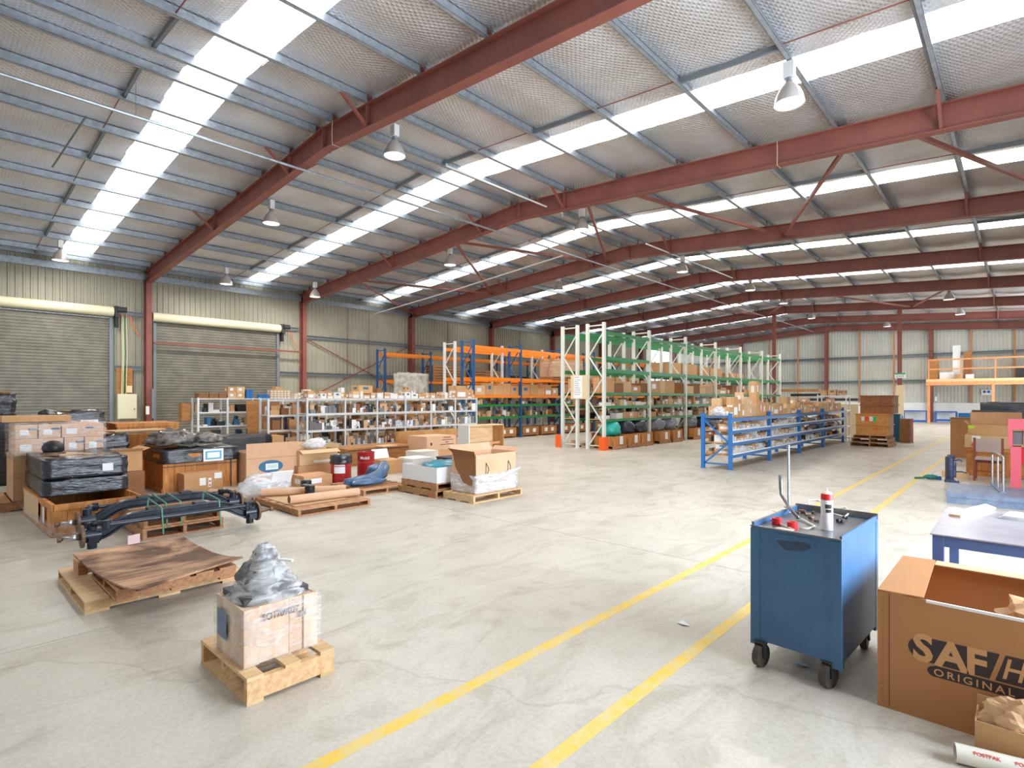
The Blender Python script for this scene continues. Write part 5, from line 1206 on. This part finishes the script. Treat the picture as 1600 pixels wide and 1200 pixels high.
for i, (px, py, s_) in enumerate(((1253, 802, .022), (1262, 806, .018), (1268, 812, .02), (1272, 803, .016), (1246, 803, .016), (1276, 816, .015), (1313, 817, .024), (1319, 811, .02))):
    x, y = on(px, py); t = thing('fitting', 'small %s pipe fitting on the trolley %s' % (('brass', 'dark')[i > 5], 'before the cables' if i < 6 else 'right of the can'), 'fitting', (x, y, zt_+.001), i*.7, 'loose fittings on the trolley')
    b = MB(); b.cyl((-s_, 0, s_*.6), (s_, 0, s_*.6), s_*.6, 8); b.cyl((0, 0, s_*.6), (0, s_, s_*.6), s_*.5, 8); b.build('body', M_rust if i < 6 else M_dark, t)
x, y = on(1222, 800); tag(MB().obox((x, y, zt_+.004), (.11, .07, .006), .7).build('metal_plate', M_cream), 'small pale plate at the rear left of the trolley tray', 'plate')
x, y = on(1226, 829); b = MB(); ico(b, (x, y, zt_+.008), (.1, .04, .016), .3, 2, 3, flat=zt_+.001); tag(b.build('rag', M_cream, smooth=True), 'dirty cream rag at the front edge of the trolley tray', 'cloth')

# ---------------------------------------------------------------- big printed carton, small box, tube
Bx = thing('open_carton', 'huge brown printed carton with white logo-cut lettering, open at the top', 'box', (-.57, 3.5, 0)); BW, BD, BH = 1.35, .86, .615
b = MB(); b.box(0,0,0,BW,BD,.008); b.box(0,0,.008,BW,.008,BH); b.box(0,BD-.008,.008,BW,BD,BH); b.box(0,.009,.008,.008,BD-.009,BH); b.box(BW-.008,.009,.008,BW,BD-.009,BH); M_saf = mat('saf_card', (186, 132, 84), .75, col2=(176, 122, 76), nscale=1.2)
Bx['label'] = 'huge brown open carton with large black printed logo, nearest the camera'
b.build('carton_body', M_saf, Bx)
b = MB(); b.add([(0, 0, BH+.002), (.2, 0, BH+.006), (.17, BD, BH+.006), (0, BD, BH+.002), (0, 0, BH+.008), (.2, 0, BH+.012), (.17, BD, BH+.012), (0, BD, BH+.008)], [(0,3,2,1),(4,5,6,7),(0,1,5,4),(1,2,6,5),(2,3,7,6),(3,0,4,7)]); b.build('flap', M_saf, Bx)
MB().box(.175, BD-.1, BH+.002, BW, BD+.01, BH+.008).build('flap', M_cardl, Bx)
MB().box(.21, -.002, BH-.012, BW, .01, BH+.0015).build('torn_edge', M_label, Bx)
b = MB(); b.box(.052, -.0012, .01, .0545, -.0002, BH-.005); b.build('crease', M_ink, Bx)
b = MB()
for q in range(38): b.box(.018+.004*(q % 2), -.001, .03+q*.015, .026+.004*(q % 2), -.0002, .034+q*.015)
b.build('staple_marks', M_cardd, Bx)
# logo: dark shapes printed on the face, letters left in board colour
y_ = -.0006
def face(pts, m, nm, d=0):
    b = MB(); b.add([(x, y_-d, z) for x, z in pts], [tuple(range(len(pts)))]); return b.build(nm, m, Bx)
X0 = .57
n = 20
left = [(X0-.36+.075*math.cos(a), .362+.062*math.sin(a)) for a in [PI/2+PI*i/n for i in range(n+1)]]
face(left+[(X0-.33, .30), (.62+.6, .285), (.62+.6, .44), (X0-.33, .425)], M_ink, 'logo_panel')
face([(X0-.335, .295)]+[(X0-.325+.03*math.cos(a), .262+.026*math.sin(a)) for a in [PI/2+PI*i/n for i in range(n+1)]]+[(1.2, .232), (1.2, .283)], M_ink, 'logo_band')
face([(X0-.37, .294), (1.25, .2835), (1.25, .290), (X0-.37, .301)], M_saf, 'logo_gap', .0003)
lettering('S', .19, M_saf, Bx, (X0-.415, y_-.0004, .303), FACE_Y, depth=.0002, sx=.95, bold=.035); lettering('A', .185, M_saf, Bx, (X0-.32, y_-.0004, .3), FACE_Y, depth=.0002, sx=.98, bold=.035); lettering('F', .18, M_saf, Bx, (X0-.205, y_-.0004, .3), FACE_Y, depth=.0002, sx=.95, bold=.035)
face([(X0-.115, .298), (X0-.095, .298), (X0-.055, .438), (X0-.075, .438)], M_saf, 'logo_slash', .0003)
lettering('Holland', .14, M_saf, Bx, (X0-.075, y_-.0004, .318), FACE_Y, depth=.0002, shear=.25, sx=.8)
lettering('ORIGINAL PARTS', .05, M_saf, Bx, (X0-.33, y_-.0004, .244), FACE_Y, depth=.0002, sx=1.05, gap=1.35)
for o in [o for o in Bx.children if o.name.startswith('lettering')]: o.data.materials[0] = mat('board_letter', (206, 154, 104), .75)
b = MB(); ico(b, (.06, 4.05, .42), (.3, .25, .34), .35, 3, 101, flat=.01, sharp=True); tag(b.build('crumpled_paper', M_kraft, smooth=False), 'crumpled kraft paper inside the huge printed carton', 'paper')
sx_ = atY(1523, 1140, 3.3)[0]; sz_ = atY(1526, 1126, 3.3)[1]
t = open_carton('small open brown carton on the floor before the huge one', sx_, 3.3, 0, .5, .185, sz_, rz=0, m=M_card, flaps=((0, 0), (0, 0), (.05, .02), (0, 0)))
b = MB(); ico(b, (.0, 3.385, .14), (.31, .16, .27), .3, 4, 111, 2.6, flat=.012); tag(b.build('crumpled_paper', mat('kraft_light', (206, 164, 124), .65, bump=.8, bscale=12), smooth=False), 'crumpled brown paper heaped in the small open carton', 'paper')
p = at(1479, 1185); q = at(1600, 1216); v = (Vector((q[0]-p[0], q[1]-p[1], 0))).normalized()
t = thing('mailing_tube', 'white mailing tube with red print lying in front of the small carton', 'tube', (p[0]+.03, p[1]+.0, .042), math.atan2(v.y, v.x))
b = MB(); n = 28; r = .041
prof = [(0, r), (.75, r), (.75, r*.93), (0, r*.93), (0, r)]
b.grid([[(f, k*math.cos(2*PI*i/n), k*math.sin(2*PI*i/n)) for i in range(n+1)] for f, k in prof]); b.build('tube_wall', mat('tube_white', (214, 210, 196), .5), t, auto=True)
for i, xx in enumerate((.06, .2)):
    lettering('POSTPAK', .022, M_inkr, t, (xx, -r*.80, r*.60), (PI/2-.95+.35, 0, 0), depth=.0006)
b = MB(); P = [at(1430, 1113), at(1443, 1124), at(1470, 1128), at(1452, 1118)]
b.add([(P[0][0], P[0][1], .003), (P[1][0], P[1][1], .002), (P[2][0], P[2][1], .012), (P[3][0], P[3][1], .02)], [(0,1,2,3)]); tag(b.build('paper_scrap', M_label), 'torn white paper strip at the foot of the huge carton', 'paper')
x, y = at(1067, 975); b = MB(); b.add([(x-.05, y-.01, .001), (x+.02, y-.035, .012), (x+.06, y+.0, .001), (x-.01, y+.03, .016)], [(0,1,2,3)]); tag(b.build('paper_scrap', M_label), 'small white paper scrap alone on the open floor', 'paper')
x, y = at(1252, 1038); b = MB(); b.add([(x-.05, y-.01, .001), (x+.02, y-.035, .01), (x+.05, y, .001), (x-.01, y+.03, .012)], [(0,1,2,3)]); tag(b.build('paper_scrap', M_label), 'white scrap on the floor under the blue trolley', 'paper')

# ---------------------------------------------------------------- blue work table
t = thing('work_table', 'blue steel work table with worn grey top behind the huge carton', 'table', (-.45, 4.57, 0), -.0)
TW, TD = 1.3, 1.25; M_tblue = mat('table_blue', (78, 104, 154), .45)
MB().box(0, 0, .742, TW, TD, .75).build('table_top', mat('table_top_steel', (170, 168, 176), .3, .2, col2=(146, 142, 150), nscale=3), t)
for x in (.012, TW-.075):
    for y in (.012, TD-.07): MB().box(x, y, 0, x+.06, y+.055, .741).build('leg', M_tblue, t)
for bx in ((.073, .014, .67, TW-.076, .02, .741), (.073, TD-.022, .67, TW-.076, TD-.016, .741), (.014, .068, .67, .02, TD-.072, .741), (TW-.022, .068, .67, TW-.016, TD-.072, .741)): MB().box(*bx).build('apron', M_tblue, t)
b = MB(); P = [at(1486, 806, .75), at(1530, 806, .75), at(1556, 796, .75), at(1540, 790, .75), at(1515, 796, .75)]
b.add([(p[0], p[1], .7510) for p in P]+[(p[0]*1.0, p[1], .766) for p in P], [(0,1,2,3,4)[::-1], (5,6,7,8,9), (0,1,6,5), (1,2,7,6), (2,3,8,7), (3,4,9,8), (4,0,5,9)]); tag(b.build('plastic_wrapper', M_label, smooth=False), 'white plastic wrapper lying on the blue table', 'packaging')
b = MB(); p = at(1492, 807, .75); b.obox((p[0], p[1], .7585), (.07, .03, .014), -.1); tag(b.build('wood_piece', M_hard), 'small brown block at the end of the white wrapper', 'block')
for i in range(5): tag(MB().obox((.06+.004*i, 5.55+.004*i, .7525+.006*i), (.33, .24, .004), -.35+.05*i).build('paper_sheet', M_paper), 'white paper in the stack on the blue table, %s from the bottom' % ORD[i], 'paper', 'papers on the blue table')

# ---------------------------------------------------------------- platform scale, red machine and goods on the right
M_scale = mat('scale_grey', (128, 140, 160), .45, col2=(96, 112, 140), nscale=6)
t = thing('platform_scale', 'low grey-blue steel platform scale with chrome guard rails', 'scale', (-.87, 10.98, 0), .03)
MB().box(0, 0, 0, 1.15, 1.25, .10).build('base', M_scale, t); MB().box(-.01, -.01, .102, 1.16, 1.26, .17).build('platform', M_scale, t)
G = [Vector((*at(px, py, .17), .17))-Vector((-.87, 10.98, 0)) for px, py in ((1556, 758), (1563, 764), (1570, 770))]
for g in G: b = MB(); b.cyl(g, g+Vector((0, 0, .52)), .016, 12); b.build('guard_rail', M_bright, t, auto=True)
b = MB(); b.tube([G[0]+Vector((0, 0, .52)), G[0]+Vector((0, -.03, .56)), G[1]+Vector((0, 0, .57)), G[2]+Vector((0, .03, .56)), G[2]+Vector((0, 0, .52))], .016, 10); b.build('guard_bow', M_bright, t, smooth=True)
b = MB(); b.bar(G[0]+Vector((0, .08, .012)), G[2]+Vector((0, -.12, .012)), .08, .02); b.build('rail_foot', M_scale, t)
t = thing('red_machine', 'tall pinkish red machine housing at the right behind the scale', 'machine', (-.18, 12.95, 0))
MB().box(0, 0, 0, .5, .45, .03).build('base', M_pink, t); MB().box(.03, .05, .03, .17, .4, .8).build('column', M_pink, t); MB().box(.3, .05, .03, .44, .4, .8).build('column', M_pink, t)
b = MB(); b.box(.0, .03, 1.1, .46, .42, 1.28); b.box(.0, .03, .8, .06, .42, 1.1); b.box(.2, .03, .8, .26, .42, 1.1); b.build('head_frame', M_pink, t); MB().box(.065, .08, .84, .195, .38, 1.06).build('works', M_grey, t); MB().box(.17, .12, .5, .28, .3, .78).build('chute', M_redp, t)
x, y = -1.02, 13.75
t = thing('hydraulic_jack', 'grey-blue air tool on an upright stand behind the scale', 'tool', (x, y, 0)); M_jack = mat('jack_blue', (88, 100, 140), .35, .3, namt=.4, nscale=14)
MB().box(-.1, -.06, 0, .12, .1, .05).build('base', M_jack, t); MB().box(-.09, -.03, .05, -.04, .03, .5).build('mast', M_dark, t); b = MB(); b.cyl((.0, 0, .05), (.0, 0, .48), .045, 14); b.cyl((.05, .0, .1), (.05, 0, .4), .03, 12); b.cyl((-.06, 0, .5), (.06, 0, .5), .04, 12); b.build('cylinder', M_jack, t, auto=True); b = MB(); b.tube([(.03, 0, .42), (.12, 0, .45), (.17, 0, .42)], .015, 8); b.tube([(.03, 0, .2), (.15, 0, .22), (.24, 0, .2)], .014, 8); b.build('handle', M_jack, t, smooth=True)
t = thing('power_tool', 'green power tool lying on the floor by the yellow line', 'tool', (-1.36, 13.95, 0), .4); M_tgreen = mat('tool_green', (30, 116, 104), .45)
b = MB(); ico(b, (0, 0, .05), (.26, .1, .1), .08, 3, 5, flat=.002); b.build('body', M_tgreen, t, smooth=True); b = MB(); b.cyl((-.1, 0, .03), (-.28, -.02, .02), .02, 10); b.build('spindle', M_tgreen, t); MB().box(.1, -.04, .0, .17, .04, .07).build('cap', M_blue, t); b = MB(); b.tube([(.02, 0, .08), (.05, .02, .14), (.09, .02, .17)], .006, 6); b.build('lever', M_galv, t)
tag(MB().obox((-1.02, 14.6, .06), (.36, .4, .12), .3).build('carton', M_cardl), 'flattened pale carton on the floor behind the upright air tool', 'box')
# wooden chair
t = thing('wooden_chair', 'wooden chair with pale seat and backrest facing the scale', 'chair', (-.72, 14.35, 0)); M_pad = mat('chair_pad', (196, 180, 176), .6); M_cw = mat('chair_wood', (150, 84, 62), .55)
for x in (0, .42):
    MB().box(x, 0, 0, x+.04, .04, .86).build('leg', M_cw, t); MB().box(x, .42, 0, x+.04, .46, .42).build('leg', M_cw, t)
MB().box(.0, .041, .36, .46, .419, .42).build('seat_frame', M_cw, t); MB().box(.03, -.04, .421, .43, .42, .46).build('seat', M_pad, t); MB().box(.041, .005, .58, .419, .03, .84).build('backrest', M_pad, t); MB().box(.041, .01, .18, .419, .03, .21).build('stretcher', M_cw, t)
t = open_carton('open brown carton on the crates behind the chair, yellow tape on its corner', -.85, 15.3, .86, .85, .7, .22, m=M_card, flaps=((.0, 0), (0, 0), (.26, .1), (.1, .8)))
MB().box(0, -.002, .14, .1, -.0005, .2).build('tape_patch', mat('lime', (180, 220, 20), .5), t)
t = thing('carton', 'long pinkish carton with white label below the open one', 'box', (-.9, 15.2, .6)); MB().box(0, 0, 0, .95, .8, .258).build('carton_body', M_cardl, t); MB().box(.12, -.002, .12, .26, -.0005, .25).build('label', M_label, t)
b = MB(); ico(b, (.2, -.03, .06), (.2, .05, .08), .2, 2, 2); b.build('red_tape', M_inkr, t)
plank_crate('timber_crate', 'timber crate carrying the cartons on the right', -.88, 15.25, 0, .95, .75, .598, n=5, open_top=False, vert=False)
t = wrapped_load('black film wrapped pallet load on the right, beyond the open carton', -.7, .25, 16.4, 17.3, 1.06, 1.55, 121, amp=.02)
plank_crate('timber_crate', 'stacked crate under the black wrapped load on the right', -.75, 16.4, 0, 1.0, .9, 1.055, n=5, open_top=False, vert=False)
t = thing('panel_box', 'tall plain brown panel box standing at the right of the aisle', 'box', (-1.47, 19.6, 0)); MB().box(0, 0, 0, .46, .8, 1.08).build('carcass', mat('brown_board', (190, 132, 86), .6, namt=.08), t); MB().box(-.02, -.012, 1.081, .48, .81, 1.1).build('top_panel', M_cardd, t)
tag(MB().box(-1.15, 22.3, 0, -.75, 22.36, 1.28).build('board', mat('red_brown_board', (128, 70, 60), .6)), 'dark red-brown board standing behind the brown panel box', 'board')

# ---------------------------------------------------------------- crates at the end of the blue shelving
pallet('lower empty pallet of the pair under the chipboard crates', -4.36, -3.22, 21.86, 23.2, 0, .14, nb=6, nbot=3); pallet('upper empty pallet of the pair under the chipboard crates', -4.33, -3.25, 21.9, 23.15, .1415, .14, nb=6)
pallet('thin third pallet right under the chipboard crates', -4.28, -3.3, 21.92, 23.1, .283, .1, nb=6)
M_osb = mat('chipboard_bright', (222, 160, 88), .7, col2=(200, 134, 66), nscale=9)
M_osbd = mat('chipboard_brown', (168, 112, 68), .7, col2=(140, 88, 52), nscale=9)
def chip_crate(label, x0, y0, z0, dx, dy, h, m):
    t = thing('chipboard_crate', label, 'crate', (x0, y0, z0)); MB().box(0, 0, 0, dx, dy, h-.03).build('crate_body', m, t); MB().box(-.03, -.03, h-.029, dx+.03, dy+.03, h).build('lid', m, t); return t
t = chip_crate('lower bright chipboard crate with an orange sticker', -4.2, 21.95, .385, .92, 1.1, .36, M_osb); MB().box(.5, -.004, .2, .66, -.001, .25).build('sticker', M_orb, t)
t = chip_crate('upper bright chipboard crate with orange, white and green stickers', -4.2, 21.95, .747, .92, 1.1, .37, M_osb)
for x, w_, m_ in ((.16, .09, M_label), (.25, .14, M_orb), (.39, .1, M_label), (.5, .1, mat('sticker_green', (40, 200, 90), .5))): MB().box(x, -.004, .12, x+w_, -.001, .27).build('sticker', m_, t)
chip_crate('brown chipboard crate, third of the tall crate stack', -4.1, 22.1, 1.119, .95, 1.0, .3, M_osbd); chip_crate('brown chipboard crate topping the tall crate stack', -4.1, 22.1, 1.421, .95, 1.0, .32, M_osbd)
tag(MB().box(-3.32, 24.6, 0, -3.02, 25.2, .88).build('carton', M_cardd), 'tall brown carton just right of the crate stack', 'box'); tag(MB().box(-3.75, 24.9, .0, -3.34, 25.3, 1.05).build('blue_bin', mat('bin_blue', (30, 96, 128), .5)), 'blue bin behind the tall brown carton', 'bin')
tag(MB().box(-2.97, 24.8, 0, -2.93, 24.84, .9).build('pink_post', M_pink), 'thin pink post right of the tall brown carton', 'post')
tag(MB().box(-6.2, 26, 0, -4.9, 26.05, 1.4).build('board', M_beige), 'cream board standing behind the tall metal shelf', 'board')
# long stock behind the shelving
t = thing('stock_rack', 'low rack of long brown and black stock behind the blue shelving', 'rack', (-9.0, 32.7, 0))
for x in (0, 1.0): MB().box(x, 0, 0, x+.08, .9, 1.5).build('upright', M_dark, t)
for i, z in enumerate((1.5, 1.75, 2.0)):
    b = MB(); b.box(.2-.6*i, .1, z+.001, 2.8-.9*i, .6, z+.14); b.build('stock_bar', (M_dark, M_black, M_ply)[i], t)

# ---------------------------------------------------------------- mezzanine and far wall
Mz = thing('mezzanine', 'timber mezzanine platform with handrail against the end wall', 'platform', (-4.55, 44.2, 0)); MW = XR+4.4
M_tim = mat('orange_timber', (226, 156, 104), .65, col2=(204, 130, 80), nscale=2, stretch=(4,1,1))
MB().box(0, 0, 2.70, MW, 3.7, 2.86).build('deck', mat('deck_board', (232, 186, 136), .65), Mz); MB().box(0, 0, 2.47, MW, .1, 2.698).build('edge_beam', M_tim, Mz); MB().box(0, .101, 2.47, .1, 3.7, 2.698).build('edge_beam', M_tim, Mz)
for x in (.06, 3.2, 6.3): 
    MB().box(x, .02, 0, x+.14, .16, 2.469).build('post', M_tim, Mz)
for i in range(6): MB().box(.5+i*1.62-.4, .02, 2.861, .57+i*1.62-.4, .09, 4.1).build('rail_post', M_tim, Mz) if .57+i*1.62-.4 < MW else None
MB().box(.1, -.02, 4.05, MW, .019, 4.14).build('handrail', M_tim, Mz); MB().box(.1, -.02, 3.45, MW, .019, 3.53).build('mid_rail', M_tim, Mz)
for x, y, z, dx, dy, h, m, lab, nm, ct in ((-4.5, 44.9, 2.862, .5, .6, 1.25, M_ply, 'brown crate at the left end of the mezzanine', 'carton', 'box'), (-3.3, 45.6, 2.862, .38, .3, 2.2, M_label, 'tall white narrow panel standing on the mezzanine', 'panel', 'panel'),
        (-3.9, 44.9, 2.862, .7, .5, .45, M_label, 'white covered load on the mezzanine beside the crate', 'covered_load', 'load'), (-2.75, 45.4, 4.1, .35, .3, .5, M_ply, 'brown board box high behind the mezzanine rail', 'carton', 'box'), (-2.75, 45.4, 2.862, .35, .3, 1.235, M_osbd, 'brown stand under the high board box', 'stand', 'stand'),
        (-3.1, 44.6, 2.862, .3, .25, .3, M_card, 'small brown carton at the foot of the tall white panel', 'carton', 'box'), (-2.6, 44.6, 2.862, .4, .3, .28, M_label, 'small white machine on the mezzanine deck', 'machine', 'machine'), (-.3, 45, 2.862, 1.6, .8, .6, M_dark, 'long dark bundle at the right of the mezzanine', 'bundle', 'bundle')):
    tag(MB().box(x, y, z, x+dx, y+dy, z+h).build(nm, m), lab, ct)
t = thing('safety_sign', 'white safety sign with two blue discs on the wall under the mezzanine', 'sign', (-1.98, 47.98, 1.85)); MB().box(0, -.02, 0, .5, 0, .36).build('sign_body', M_label, t)
for x in (.15, .36):
    b = MB(); b.cyl((x, -.024, .22), (x, -.021, .22), .085, 20); b.build('blue_disc', M_bpart, t)
def frame_bench(label, x0, y0, w, d, h, panel, lowbar):
    t = thing('work_bench', label, 'bench', (x0, y0, 0)); r = .05
    for x in (0, w-r):
        for y in (0, d-r): MB().box(x, y, 0, x+r, y+r, h).build('leg', M_bpart, t)
    MB().box(0, 0, h+.001, w, d, h+.06).build('bench_top', M_bpart, t); MB().box(r, .0, lowbar, w-r, r, lowbar+.12).build('rail', M_bpart, t)
    MB().box(r, d-.03, lowbar+.121, w-r, d-.02, h-.01).build('back_panel', M_label, t)
frame_bench('blue steel bench against the white dado, left of the mezzanine post', -6.1, 46.4, 1.35, .8, .74, True, .02)
frame_bench('blue steel frame bench right of the mezzanine post', -4.35, 46.8, 1.15, .8, .7, True, .1)
tag(MB().box(-3.15, 47.9, .3, -2.2, 47.985, .64).build('wall_panel', mat('deep_blue', (28, 110, 168), .5)), 'plain blue panel low on the white dado', 'panel')
tag(MB().box(-4.4, 47.55, 1.45, -4.3, 47.6, 1.75).build('switch_box', M_label), 'small white switch box beside the end wall column', 'switch')
